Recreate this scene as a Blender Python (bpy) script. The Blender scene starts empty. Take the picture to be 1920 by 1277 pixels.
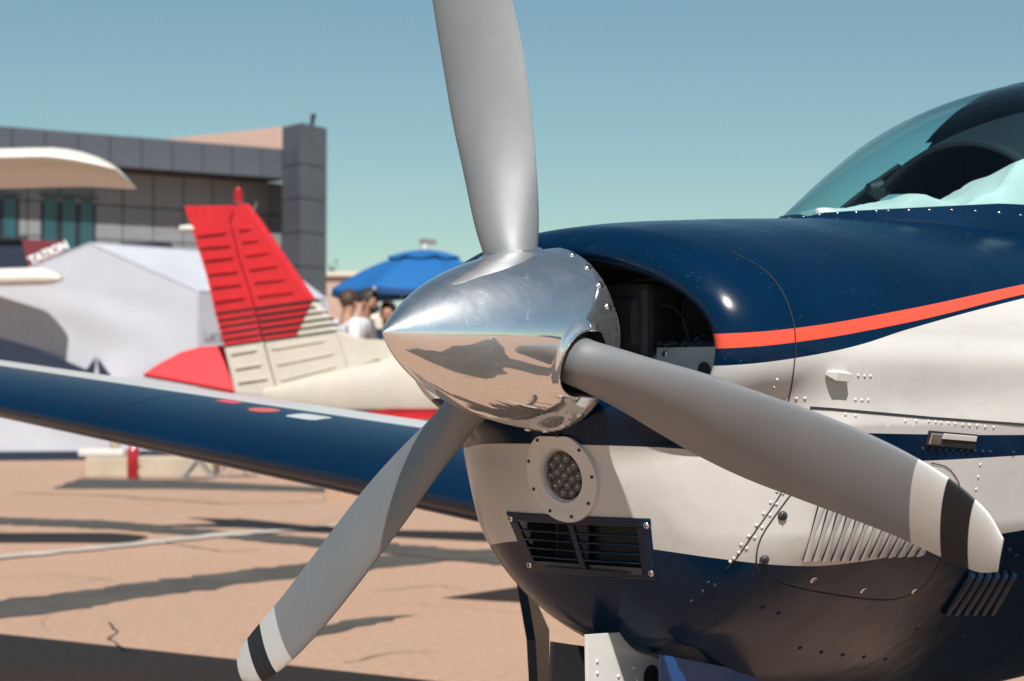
import bpy, bmesh, math, random
import numpy as np
from mathutils import Vector, Matrix
random.seed(4); RNG = np.random.default_rng(4)
SC = bpy.context.scene
COL = SC.collection

# ---------------------------------------------------------------- camera, sky, sun, exposure
FPX, CYAW, CPIT = 4058.3, 0.7415, 0.0262
CAM = np.array([-2.7322, -2.4757, 1.0896])
HUB = 1.19                                   # height of the propeller hub above the ground
cam = bpy.data.cameras.new('camera'); camo = bpy.data.objects.new('camera', cam); COL.objects.link(camo)
cam.sensor_width = 36.0; cam.lens = FPX / 1920 * 36.0
cam.clip_start = 0.05; cam.clip_end = 6000
camo.location = CAM
camo.rotation_euler = (math.pi / 2 + CPIT, 0, CYAW - math.pi / 2)
cam.dof.use_dof = True; cam.dof.focus_distance = 3.72; cam.dof.aperture_fstop = 7.5
SC.camera = camo
SUN_EL = math.radians(50); SUN_H = np.array([-0.65, -0.76])
to_sun = Vector((SUN_H[0] * math.cos(SUN_EL), SUN_H[1] * math.cos(SUN_EL), math.sin(SUN_EL)))
sl = bpy.data.lights.new('sun', 'SUN'); sl.energy = 5.0; sl.angle = math.radians(0.5); sl.color = (1.0, 0.95, 0.885)
so = bpy.data.objects.new('sun', sl); COL.objects.link(so)
so.rotation_euler = (-to_sun).to_track_quat('-Z', 'Y').to_euler()
W = bpy.data.worlds.new('World'); SC.world = W; W.use_nodes = True
wn = W.node_tree.nodes; wl = W.node_tree.links
sky = wn.new('ShaderNodeTexSky'); sky.sky_type = 'NISHITA'; sky.sun_disc = False
sky.sun_elevation = SUN_EL; sky.sun_rotation = math.atan2(SUN_H[0], SUN_H[1])
sky.altitude = 1200; sky.air_density = 1.15; sky.dust_density = 0.3; sky.ozone_density = 5.0
tint = wn.new('ShaderNodeMix'); tint.data_type = 'RGBA'; tint.blend_type = 'MULTIPLY'; tint.inputs[0].default_value = 1
tint.inputs[7].default_value = (1.16, 1.21, 0.965, 1)
wl.new(sky.outputs[0], tint.inputs[6]); wl.new(tint.outputs[2], wn['Background'].inputs[0])
wn['Background'].inputs[1].default_value = 0.057
SC.view_settings.view_transform = 'Standard'; SC.view_settings.look = 'None'
SC.view_settings.exposure = 0.42; SC.view_settings.gamma = 1.0; SC.view_settings.use_curve_mapping = False
SC.cycles.use_denoising = True
SC.cycles.max_bounces = 8; SC.cycles.diffuse_bounces = 2; SC.cycles.transparent_max_bounces = 12

# ---------------------------------------------------------------- helpers
_d = np.array([math.cos(CYAW) * math.cos(CPIT), math.sin(CYAW) * math.cos(CPIT), math.sin(CPIT)])
_r = np.array([math.sin(CYAW), -math.cos(CYAW), 0.0]); _u = np.cross(_r, _d)
_dh = np.array([math.cos(CYAW), math.sin(CYAW), 0.0])
def ray(px, py): return _d + _r * (px - 960) / FPX - _u * (py - 638.5) / FPX
def at(px, py, D): return CAM + ray(px, py) * D                    # point seen at a photo pixel, D metres deep
def gnd(px, py, z=0.0):
    v = ray(px, py); return CAM + v * ((z - CAM[2]) / v[2])
def onp(px, py, P0, n):
    v = ray(px, py); return CAM + v * (np.dot(np.asarray(P0) - CAM, n) / np.dot(v, n))
def lat(px, D): return (px - 960) / FPX * D
def camxy(l, D, z=0.0):                                            # lateral metres, depth metres -> world
    p = CAM + _r * l + _dh * D; return np.array([p[0], p[1], z])

def prop(o, label=None, cat=None, group=None, kind=None):
    if label: o['label'] = label
    if cat: o['category'] = cat
    if group: o['group'] = group
    if kind: o['kind'] = kind
    return o
def empty(name, loc=(0, 0, 0), rz=0.0, **k):
    o = bpy.data.objects.new(name, None); COL.objects.link(o); o.location = loc; o.rotation_euler = (0, 0, rz)
    o.empty_display_size = 0.1
    return prop(o, **k)
def mesh(name, V, F, m=None, parent=None, smooth=False, mats=None, fm=None, **k):
    me = bpy.data.meshes.new(name); me.from_pydata([tuple(map(float, v)) for v in V], [], [tuple(map(int, f)) for f in F])
    me.update()
    if m: me.materials.append(m)
    if mats:
        for q in mats: me.materials.append(q)
        if fm is not None: me.polygons.foreach_set('material_index', fm)
    if smooth: me.shade_smooth()
    o = bpy.data.objects.new(name, me); COL.objects.link(o)
    if parent: o.parent = parent
    return prop(o, **k)
def inst(name, me, parent=None, loc=(0, 0, 0), mat=None, **k):
    o = bpy.data.objects.new(name, me); COL.objects.link(o)
    if parent: o.parent = parent
    if mat is not None: o.matrix_local = mat
    else: o.location = loc
    return prop(o, **k)
class MB:
    def __init__(s): s.V = []; s.F = []
    def add(s, V, F):
        b = len(s.V); s.V += [tuple(map(float, v)) for v in V]; s.F += [tuple(i + b for i in f) for f in F]; return s
    def box(s, c, sz, M=None):
        x, y, z = [q / 2 for q in sz]
        V = [Vector((a * x, b * y, e * z)) for a in (-1, 1) for b in (-1, 1) for e in (-1, 1)]
        if M is not None: V = [M @ v for v in V]
        V = [(v[0] + c[0], v[1] + c[1], v[2] + c[2]) for v in V]
        return s.add(V, [(0, 1, 3, 2), (4, 6, 7, 5), (0, 4, 5, 1), (2, 3, 7, 6), (0, 2, 6, 4), (1, 5, 7, 3)])
    def tube(s, pts, r, n=10, cap=True):
        pts = [Vector(p) for p in pts]; R = r if hasattr(r, '__len__') else [r] * len(pts)
        V = []; F = []
        up = None
        for i, p in enumerate(pts):
            t = (pts[min(i + 1, len(pts) - 1)] - pts[max(i - 1, 0)]).normalized()
            if up is None: up = Vector((0, 0, 1)) if abs(t.z) < .9 else Vector((1, 0, 0))
            a = t.cross(up).normalized(); b = a.cross(t).normalized(); up = b
            for j in range(n):
                q = 2 * math.pi * j / n; V.append(p + (a * math.cos(q) + b * math.sin(q)) * R[i])
        for i in range(len(pts) - 1):
            for j in range(n):
                k = (j + 1) % n; F.append((i * n + j, i * n + k, (i + 1) * n + k, (i + 1) * n + j))
        if cap:
            F.append(tuple(range(n - 1, -1, -1))); e = (len(pts) - 1) * n; F.append(tuple(range(e, e + n)))
        return s.add(V, F)
    def prism(s, poly, off):                                       # polygon (list of 3-D points) pushed along a vector
        n = len(poly); off = np.asarray(off, float); A = [np.asarray(p, float) for p in poly]; B = [p + off for p in A]
        return s.add(A + B, [tuple(range(n - 1, -1, -1)), tuple(range(n, 2 * n))] + [(i, (i + 1) % n, n + (i + 1) % n, n + i) for i in range(n)])
    def loft(s, secs, cap=True, closed=True):
        n = len(secs[0]); V = [p for q in secs for p in q]; F = []
        for i in range(len(secs) - 1):
            for j in range(n if closed else n - 1):
                k = (j + 1) % n; F.append((i * n + j, i * n + k, (i + 1) * n + k, (i + 1) * n + j))
        if cap and closed:
            F.append(tuple(range(n - 1, -1, -1))); e = (len(secs) - 1) * n; F.append(tuple(range(e, e + n)))
        return s.add(V, F)
    def lathe(s, prof, n=24, M=None):                              # profile of (radius, z)
        V = []
        for r_, z in prof:
            for j in range(n):
                q = 2 * math.pi * j / n; v = Vector((r_ * math.cos(q), r_ * math.sin(q), z)); V.append(M @ v if M is not None else v)
        F = []
        for i in range(len(prof) - 1):
            for j in range(n):
                k = (j + 1) % n; F.append((i * n + j, i * n + k, (i + 1) * n + k, (i + 1) * n + j))
        F.append(tuple(range(n - 1, -1, -1))); e = (len(prof) - 1) * n; F.append(tuple(range(e, e + n)))
        return s.add(V, F)
    def build(s, name, m=None, parent=None, smooth=False, bevel=0, **k):
        o = mesh(name, s.V, s.F, m, parent, smooth, **k)
        bm = bmesh.new(); bm.from_mesh(o.data); bmesh.ops.recalc_face_normals(bm, faces=bm.faces); bm.to_mesh(o.data); bm.free()
        if bevel:
            b = o.modifiers.new('bevel', 'BEVEL'); b.width = bevel; b.segments = 2; b.limit_method = 'ANGLE'
        if smooth: o.data.set_sharp_from_angle(angle=math.radians(40))
        return o
def basis(n, t=None):                                              # matrix whose z looks along n
    n = Vector(n).normalized(); t = Vector(t) if t is not None else (Vector((0, 0, 1)) if abs(n.z) < .9 else Vector((1, 0, 0)))
    x = (t - n * t.dot(n)).normalized(); y = n.cross(x)
    return Matrix((x, y, n)).transposed()
def frame(p, n, t=None, s=1.0): return Matrix.Translation(Vector(p)) @ basis(n, t).to_4x4() @ Matrix.Scale(s, 4)

# ---------------------------------------------------------------- materials
def newmat(name):
    m = bpy.data.materials.new(name); m.use_nodes = True
    return m, m.node_tree.nodes, m.node_tree.links, m.node_tree.nodes['Principled BSDF']
def noise(nt, lk, scale, detail=4, rough=.6, coord='Object', vec=None):
    n = nt.new('ShaderNodeTexNoise'); n.inputs['Scale'].default_value = scale; n.inputs['Detail'].default_value = detail; n.inputs['Roughness'].default_value = rough
    if vec is None:
        t = nt.new('ShaderNodeTexCoord'); lk.new(t.outputs[coord], n.inputs['Vector'])
    else: lk.new(vec, n.inputs['Vector'])
    return n
def ramp(nt, lk, src, stops):
    r = nt.new('ShaderNodeValToRGB'); e = r.color_ramp.elements
    while len(e) < len(stops): e.new(.5)
    for q, (p, c) in zip(e, stops): q.position = p; q.color = c if len(c) == 4 else (*c, 1)
    lk.new(src, r.inputs[0]); return r
def mixc(nt, lk, f, a, b, mode='MIX'):
    n = nt.new('ShaderNodeMix'); n.data_type = 'RGBA'; n.blend_type = mode
    for i, v in ((0, f), (6, a), (7, b)):
        if hasattr(v, 'default_value') or hasattr(v, 'is_linked'): lk.new(v, n.inputs[i])
        elif i == 0: n.inputs[0].default_value = v
        else: n.inputs[i].default_value = (*v, 1) if len(v) == 3 else v
    return n.outputs[2]
def mth(nt, lk, op, a, b=None, c=None):
    n = nt.new('ShaderNodeMath'); n.operation = op
    for i, v in enumerate((a, b, c)):
        if v is None: continue
        if isinstance(v, (int, float)): n.inputs[i].default_value = v
        else: lk.new(v, n.inputs[i])
    return n.outputs[0]
def bump(nt, lk, p, h, strength, dist=.01):
    b = nt.new('ShaderNodeBump'); b.inputs['Strength'].default_value = strength; b.inputs['Distance'].default_value = dist
    lk.new(h, b.inputs['Height']); lk.new(b.outputs[0], p.inputs['Normal']); return b
def mat(name, col, rough=.5, metal=0., var=.12, vscale=6., coat=0., bmp=0., bscale=60., spec=.5, trans=0., emit=None):
    m, nt, lk, p = newmat(name)
    n = noise(nt, lk, vscale, 5)
    lo = tuple(c * (1 - var) for c in col); hi = tuple(min(1, c * (1 + var)) for c in col)
    r = ramp(nt, lk, n.outputs[0], [(.3, lo), (.7, hi)])
    lk.new(r.outputs[0], p.inputs['Base Color'])
    p.inputs['Roughness'].default_value = rough; p.inputs['Metallic'].default_value = metal
    p.inputs['Coat Weight'].default_value = coat; p.inputs['Coat Roughness'].default_value = .06
    p.inputs['Specular IOR Level'].default_value = spec
    if bmp: bump(nt, lk, p, noise(nt, lk, bscale, 4).outputs[0], bmp)
    if trans: p.inputs['Transmission Weight'].default_value = trans
    return m
NAVY = (0.0005, 0.0135, 0.040)
M = {}
M['white'] = mat('white_paint', (.57, .555, .535), .32, var=.05, vscale=4, coat=.4)
M['navy'] = mat('navy_paint', NAVY, .34, var=.15, vscale=5, coat=.08, spec=.25)
M['black'] = mat('black_matt', (.012, .012, .014), .6)
M['dark'] = mat('dark_engine_metal', (.05, .05, .055), .5, metal=.4, vscale=20)
M['case'] = mat('engine_casting', (.075, .075, .08), .5, metal=.3, vscale=25, var=.25, bmp=.2)
M['alu'] = mat('raw_aluminium', (.62, .63, .64), .35, metal=1, var=.12, vscale=25)
M['steel'] = mat('screw_steel', (.72, .71, .69), .22, metal=1, var=.1, vscale=80)
M['rubber'] = mat('tyre_rubber', (.022, .022, .024), .75, bmp=.2)
M['seam'] = mat('seam_gap', (.02, .02, .025), .7)
M['red'] = mat('red_paint', (.56, .016, .024), .38, var=.08, coat=.3)
M['cream'] = mat('cream_paint', (.56, .525, .45), .4, var=.05, coat=.2)
M['orange'] = mat('orange_paint', (.66, .082, .046), .35, var=.05, coat=.4)
M['baffle'] = mat('baffle_white', (.45, .49, .49), .42, var=.08, vscale=12)
M['skyblue'] = mat('light_blue_rubber', (.12, .48, .72), .5)
M['chrome'] = mat('latch_chrome', (.8, .8, .8), .12, metal=1)
M['litnavy'] = mat('sunlit_navy_paint', (.004, .055, .19), .35, coat=.2)  # navy lightened in colour to stand for sunlight the belly blocks
M['mast'] = mat('pale_mast', (.24, .27, .28), .6)
M['grey'] = mat('grey_plastic', (.22, .22, .23), .5)

# ---------------------------------------------------------------- implicit-surface helpers (bodywork)
def spl(x, pts):
    P = np.array(pts, float); xs, ys = P[:, 0], P[:, 1]
    t = np.linspace(xs[0], xs[-1], 600); m = np.gradient(ys, xs)
    i = np.clip(np.searchsorted(xs, t) - 1, 0, len(xs) - 2); hh = xs[i + 1] - xs[i]; u = (t - xs[i]) / hh
    v = (2*u**3-3*u**2+1)*ys[i] + (u**3-2*u**2+u)*hh*m[i] + (-2*u**3+3*u**2)*ys[i+1] + (u**3-u**2)*hh*m[i+1]
    return np.interp(x, t, v)
def smax(a, b, k):
    h = np.clip(.5 + .5 * (a - b) / k, 0, 1); return b + (a - b) * h + k * h * (1 - h)
def smin(a, b, k): return -smax(-a, -b, k)
def sell(y, z, w, b, n):
    y = np.abs(y) + 1e-6; z = np.abs(z) + 1e-6
    s = ((y / w) ** n + (z / b) ** n) ** (1 / n)
    g = np.sqrt((s ** (1 - n) * y ** (n - 1) / w ** n) ** 2 + (s ** (1 - n) * z ** (n - 1) / b ** n) ** 2)
    return (s - 1) / g
def relu(v): return np.maximum(v, 0)
def grad(F, P, e=8e-4):
    G = np.empty_like(P)
    for i in range(3):
        q = P.copy(); q[:, i] += e; a = F(*q.T); q[:, i] -= 2 * e; G[:, i] = (a - F(*q.T)) / (2 * e)
    return G
def surfnet(F, lo, hi, h, it=4):
    ax = [np.arange(lo[i], hi[i] + h * .5, h) for i in range(3)]
    X, Y, Z = np.meshgrid(*ax, indexing='ij'); V = F(X, Y, Z).astype(np.float64); del X, Y, Z
    S = V < 0; n = np.array(V.shape) - 1
    cnt = np.zeros(n, np.int8)
    for a in (0, 1):
        for b in (0, 1):
            for c in (0, 1): cnt += S[a:a + n[0], b:b + n[1], c:c + n[2]]
    act = (cnt > 0) & (cnt < 8); idx = -np.ones(n, np.int64); cells = np.argwhere(act); idx[act] = np.arange(len(cells))
    acc = np.zeros((len(cells), 3)); num = np.zeros(len(cells))
    I = cells
    for d in range(3):
        o1, o2 = [q for q in range(3) if q != d]
        for a in (0, 1):
            for b in (0, 1):
                q = I.copy(); q[:, o1] += a; q[:, o2] += b; q2 = q.copy(); q2[:, d] += 1
                v0 = V[tuple(q.T)]; v1 = V[tuple(q2.T)]; c = (v0 < 0) != (v1 < 0)
                t = np.where(c, v0 / np.where(v0 == v1, 1, v0 - v1), 0)
                p = q.astype(float); p[:, d] += t; acc[c] += p[c]; num[c] += 1
    P = acc / num[:, None] * h + np.array(lo)
    faces = []
    for d in range(3):
        o1, o2 = [(1, 2), (2, 0), (0, 1)][d]
        sl0 = [slice(None)] * 3; sl1 = [slice(None)] * 3; sl0[d] = slice(0, -1); sl1[d] = slice(1, None)
        A = S[tuple(sl0)]; B = S[tuple(sl1)]; E = np.argwhere(A != B)
        ok = (E[:, o1] > 0) & (E[:, o2] > 0) & (E[:, o1] < n[o1]) & (E[:, o2] < n[o2]); E = E[ok]
        fl = A[tuple(E.T)]
        def g(a, b):
            q = E.copy(); q[:, o1] -= a; q[:, o2] -= b; return idx[tuple(q.T)]
        Q = np.stack([g(1, 1), g(0, 1), g(0, 0), g(1, 0)], 1)
        Q[~fl] = Q[~fl][:, ::-1]; faces.append(Q)
    Q = np.concatenate(faces)
    for _ in range(it):
        f = F(*P.T); G = grad(F, P); g2 = (G * G).sum(1) + 1e-9
        st = np.clip(f / g2, -h, h)[:, None] * G; ln = np.linalg.norm(st, axis=1, keepdims=True)
        P = P - st * np.minimum(1, h * .6 / np.maximum(ln, 1e-9))
    N = grad(F, P); N /= np.linalg.norm(N, axis=1, keepdims=True) + 1e-9
    return P, Q, N
def netobj(name, P, Q, N, m, parent, off=(0, 0, 0), mats=None, fm=None, **k):
    me = bpy.data.meshes.new(name); me.vertices.add(len(P)); me.vertices.foreach_set('co', (P + np.array(off)).ravel())
    me.loops.add(Q.size); me.loops.foreach_set('vertex_index', Q.ravel().astype(np.int32))
    me.polygons.add(len(Q)); me.polygons.foreach_set('loop_start', np.arange(0, Q.size, 4, dtype=np.int32))
    me.update(calc_edges=True); me.validate()
    for q in (mats or [m]): me.materials.append(q)
    if fm is not None: me.polygons.foreach_set('material_index', np.asarray(fm, np.int32))
    me.shade_smooth(); me.normals_split_custom_set_from_vertices([tuple(v) for v in N])
    o = bpy.data.objects.new(name, me); COL.objects.link(o); o.parent = parent
    return prop(o, **k)

# ---------------------------------------------------------------- near aircraft: cowling shape (z measured from the hub)
LZ = -.236                                   # landing light height
def f_front(y, z): return .094 + .75 * y * y + .85 * relu(-.2 - z) ** 1.6
def body(x, y, z):
    wu = spl(x, [(-.2, .30), (.05, .372), (.2, .424), (.4, .449), (.9, .478), (1.6, .53), (3., .50), (6.6, .10)])
    zt = spl(x, [(-.2, .13), (.05, .176), (.1, .189), (.2, .206), (.4, .225), (.75, .249), (1.6, .30), (3., .34), (6.6, .28)])
    zc = -.02
    up = sell(y, z - zc, wu, np.where(z > zc, zt - zc, .165), 2.15)
    U = smax(up, .068 - x, .085)
    wl_ = spl(x, [(-.2, .0), (0, .135), (.09, .215), (.14, .275), (.2, .350), (.3, .418), (.45, .447), (.6, .460), (.9, .481), (1.6, .52), (3., .48), (6.6, .09)])
    dw = .27 * relu(-.15 - z) + 1.3 * relu(-.33 - z) ** 1.5
    zb = spl(x, [(-.2, -.47), (.1, -.525), (.25, -.556), (.33, -.570), (.45, -.645), (.6, -.74), (1., -.86), (1.6, -.80), (3., -.62), (6.6, -.02)])
    L = smax(np.abs(y) - (wl_ - dw), zb - z, .17)
    L = smax(L, f_front(y, z) - x, .05)
    L = smax(L, z + .03, .03)
    return smin(U, L, .045)
def cowl(x, y, z):
    B = body(x, y, z)
    ay = np.abs(y)
    S = sell(ay, z + .022, .330, .152, 1.95)
    S = smax(S, -.092 - z, .03); S = np.maximum(S, x - .42)
    B = smax(B, -S, .042)
    G = np.maximum(np.maximum(ay - .137, np.abs(z + .363) - .045), x - .24)
    B = smax(B, -G, .004)
    Lt = np.maximum(np.hypot(y, z - LZ) - .047, x - .16)
    return smax(B, -Lt, .004)
def front_x(y, z):                            # where a line running aft first meets the bodywork
    xs = np.arange(.03, .5, .002); f = body(xs, np.full_like(xs, y), np.full_like(xs, z)); k = int(np.argmax(f < 0))
    if k == 0: return .1
    return float(xs[k - 1] + .002 * f[k - 1] / (f[k - 1] - f[k]))
def hit(px, py, F=cowl, t0=3.0, t1=5.2):
    v = ray(px, py); o = CAM - np.array([0, 0, HUB]); t = np.arange(t0, t1, .004); P = o + v * t[:, None]
    f = F(*P.T); k = np.argmax(f < 0)
    if f[k] >= 0: return None
    a, b = t[max(k - 1, 0)], t[k]
    for _ in range(20):
        c = (a + b) / 2
        if F(*(o + v * c)[:, None])[0] < 0: b = c
        else: a = c
    p = (o + v * b)[None]; n = grad(F, p)[0]; n /= np.linalg.norm(n)
    return p[0] + np.array([0, 0, HUB]), n

plane = empty('light_aircraft', (0, 0, 0), label='navy and white low wing propeller aircraft with polished spinner in the foreground', cat='aircraft')

# paint scheme of the cowling
def cowl_mat():
    m, nt, lk, p = newmat('cowling_paint')
    tc = nt.new('ShaderNodeTexCoord'); sp = nt.new('ShaderNodeSeparateXYZ'); lk.new(tc.outputs['Object'], sp.inputs[0])
    x = sp.outputs[0]; z = mth(nt, lk, 'SUBTRACT', sp.outputs[2], HUB)
    x01 = mth(nt, lk, 'DIVIDE', x, 2.0)
    def curve(pts):
        c = nt.new('ShaderNodeFloatCurve'); cu = c.mapping.curves[0]
        P = [(a / 2.0, b + .5) for a, b in pts]
        while len(cu.points) < len(P): cu.points.new(.5, .5)
        for q, (a, b) in zip(cu.points, P): q.location = (a, b); q.handle_type = 'AUTO'
        c.mapping.extend = 'HORIZONTAL'; c.mapping.use_clip = False; c.mapping.update()
        lk.new(x01, c.inputs['Value']); return mth(nt, lk, 'SUBTRACT', c.outputs[0], .5)
    def above(c, w=.0006):
        d = mth(nt, lk, 'SUBTRACT', z, c); q = mth(nt, lk, 'MULTIPLY_ADD', d, 1 / w, .5); q.node.use_clamp = True; return q
    o_hi = above(curve(OR_HI)); o_lo = above(curve(OR_LO)); bl = above(curve(BL_LO))
    s_hi = above(curve(ST_HI)); s_lo = above(curve(ST_LO)); low = above(curve(LOW))
    white = (.57, .555, .535)
    nz = noise(nt, lk, 3.0, 6); spk = noise(nt, lk, 380, 2, .5)
    wcol = ramp(nt, lk, nz.outputs[0], [(.3, tuple(c * .92 for c in white)), (.7, white)]).outputs[0]
    sm = noise(nt, lk, 34, 5, .7); mp = nt.new('ShaderNodeMapping'); mp.inputs['Scale'].default_value = (.25, 1, 1.0); lk.new(tc.outputs['Object'], mp.inputs[0]); lk.new(mp.outputs[0], sm.inputs['Vector'])
    wcol = mixc(nt, lk, mth(nt, lk, 'MULTIPLY', ramp(nt, lk, sm.outputs[0], [(.54, (0, 0, 0)), (.74, (1, 1, 1))]).outputs[0], .22), wcol, (.36, .31, .26))
    ncol = ramp(nt, lk, nz.outputs[0], [(.3, tuple(c * .8 for c in NAVY)), (.7, tuple(c * 1.15 for c in NAVY))]).outputs[0]
    c = mixc(nt, lk, bl, wcol, ncol)
    org = mth(nt, lk, 'SUBTRACT', o_lo, o_hi); c = mixc(nt, lk, org, c, (.66, .082, .046))
    st = mth(nt, lk, 'SUBTRACT', s_lo, s_hi); c = mixc(nt, lk, st, c, ncol)
    c = mixc(nt, lk, low, ncol, c)
    chips = ramp(nt, lk, spk.outputs[0], [(.735, (0, 0, 0)), (.76, (1, 1, 1))])
    c = mixc(nt, lk, mth(nt, lk, 'MULTIPLY', chips.outputs[0], .4), c, (.4, .42, .45))
    lk.new(c, p.inputs['Base Color'])
    rr = ramp(nt, lk, noise(nt, lk, 9, 5).outputs[0], [(.3, (.16,) * 3), (.75, (.26,) * 3)]); lk.new(rr.outputs[0], p.inputs['Roughness'])
    p.inputs['Coat Weight'].default_value = .04; p.inputs['Coat Roughness'].default_value = .05; p.inputs['Specular IOR Level'].default_value = .16
    bump(nt, lk, p, noise(nt, lk, 7, 2).outputs[0], .12, .02)
    return m
OR_HI = [(0, .0), (.09, .003), (.2, .013), (.5, .052), (.88, .106), (1.5, .19), (2, .25)]
OR_LO = [(0, -.026), (.09, -.021), (.2, -.010), (.5, .030), (.88, .089), (1.5, .176), (2, .238)]
BL_LO = [(0, -.055), (.09, -.049), (.2, -.036), (.35, -.012), (.5, .019), (.88, .082), (1.5, .170), (2, .232)]
ST_HI = [(0, -.10), (.10, -.105), (.14, -.15), (.3, -.158), (.45, -.163), (.88, -.170), (1.5, -.17), (2, -.17)]
ST_LO = [(0, -.180), (.1, -.183), (.25, -.203), (.45, -.211), (.88, -.208), (1.5, -.20), (2, -.20)]
LOW = [(0, -.335), (.1, -.343), (.2, -.372), (.3, -.386), (.45, -.388), (.78, -.360), (1.5, -.33), (2, -.33)]
M['cowl'] = cowl_mat()
P, Q, N = surfnet(cowl, (.03, -.58, -.92), (1.36, .58, .34), .0075)
ctr = P[Q].mean(1)
inside = (np.abs(ctr[:, 1]) < .42) & (body(*ctr.T) < -.022) & (ctr[:, 0] < .45)
cowling = netobj('cowling', P, Q, N, None, plane, (0, 0, HUB), mats=[M['cowl'], M['dark']], fm=inside.astype(int))

def ribbon(name, pix, w, m, parent, F=cowl, off=.0012, step=.012):
    pts = [hit(*q, F) for q in pix]; pts = [q for q in pts if q]
    # densify in pixel space
    P_, N_ = [], []
    for (a, b) in zip(pix[:-1], pix[1:]):
        k = max(2, int(math.hypot(b[0] - a[0], b[1] - a[1]) / 8))
        for i in range(k):
            u = i / k; hh = hit(a[0] + (b[0] - a[0]) * u, a[1] + (b[1] - a[1]) * u, F)
            if hh: P_.append(hh[0]); N_.append(hh[1])
    hh = hit(*pix[-1], F)
    if hh: P_.append(hh[0]); N_.append(hh[1])
    P_, N_ = np.array(P_), np.array(N_); T = np.gradient(P_, axis=0); B = np.cross(T, N_); B /= np.linalg.norm(B, axis=1)[:, None]
    V = np.concatenate([P_ + B * w / 2 + N_ * off, P_ - B * w / 2 + N_ * off]); n = len(P_)
    return mesh(name, V, [(i, i + 1, n + i + 1, n + i) for i in range(n - 1)], m, parent, True)
def spline2(pts, n=24):
    t = np.linspace(0, len(pts) - 1, n); i = np.arange(len(pts))
    return list(zip(spl(t, list(zip(i, [p[0] for p in pts]))), spl(t, list(zip(i, [p[1] for p in pts])))))
rv = MB(); rv.lathe([(.0045, -.001), (.0042, .0012), (.003, .0024), (.001, .0029), (.0001, .003)], 10)
rivet_me = rv.build('rivet', M['white'], None, True); RIV = rivet_me.data; bpy.data.objects.remove(rivet_me)
rv = MB(); rv.lathe([(.0045, -.001), (.0042, .0012), (.003, .0024), (.001, .0029), (.0001, .003)], 10)
t_ = rv.build('rivet', M['navy'], None, True); RIVN = t_.data; bpy.data.objects.remove(t_)
def screw_mesh(r, m, slot=True):
    a = MB(); a.lathe([(r, -.002), (r, .0008), (r * .9, .0022), (r * .5, .003), (.0001, .0033)], 14)
    o = a.build('screw', m, None, True); me = o.data
    b = MB(); b.box((0, 0, .0030), (r * 1.3, r * .22, .0012)); b.box((0, 0, .0030), (r * .22, r * 1.3, .0012))
    me2 = me; nv = len(me.vertices); V = [tuple(v.co) for v in me.vertices] + b.V; F = [tuple(p.vertices) for p in me.polygons] + [tuple(i + nv for i in f) for f in b.F]
    me = bpy.data.meshes.new('screw'); me.from_pydata(V, [], F); me.materials.append(m); me.materials.append(M['black'])
    for i, p in enumerate(me.polygons):
        p.use_smooth = i < len(me2.polygons); p.material_index = 0 if i < len(me2.polygons) else 1
    bpy.data.objects.remove(o); return me
SCR = screw_mesh(.0062, M['steel']); SCRD = screw_mesh(.0042, M['dark'])
def stick(name, me, px, py, parent, F=cowl, s=1.0, off=0.0):
    hh = hit(px, py, F)
    if hh is None: return None
    return inst(name, me, parent, mat=frame(hh[0] + hh[1] * off, hh[1], (0, .3, 1), s))

# ---------------------------------------------------------------- spinner
TILT = 0.0091; SP_L, SP_R, SP_B = .395, .160, .060
RHO = (SP_R ** 2 + SP_L ** 2) / (2 * SP_R)
A0 = math.radians(101.67)
BL_A = [A0, A0 + 2 * math.pi / 3, A0 + 4 * math.pi / 3]
def sp_rad(x):
    t = np.clip((x + .335) / SP_L, 0, 1)
    return SP_R * t * (2.43165 + t * (-2.50614 + t * (1.43470 - .36021 * t)))
def spinner_f(x, y, z):
    rr = np.sqrt(y * y + z * z)
    slope = (sp_rad(x + .003) - sp_rad(x - .003)) / .006
    f = (rr - sp_rad(x)) / np.sqrt(1 + slope ** 2)
    f = np.maximum(f, x - SP_B)
    f = np.maximum(f, -.3345 - x)
    for a in BL_A:
        ca, sa = -math.cos(a), math.sin(a); al = y * ca + z * sa; t = y * sa - z * ca
        q = np.hypot(np.minimum(x, 0), t) - .056
        ring = np.sqrt((np.hypot(np.minimum(x, .0), t) - .0585) ** 2 + (al - np.sqrt(np.maximum(sp_rad(np.minimum(x, SP_B)) ** 2 - t * t, .0004))) ** 2) - .004
        f = smin(f, np.maximum(ring, np.maximum(x - .005, .05 - al)), .012)
        f = smax(f, -np.maximum(q, .06 - al), .004)
    return f
def tiltP(P):
    P = np.asarray(P, float).copy(); c, s = math.cos(TILT), math.sin(TILT); x, z = P[:, 0].copy(), P[:, 2].copy()
    P[:, 0] = c * x + s * z; P[:, 2] = -s * x + c * z; return P
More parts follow.
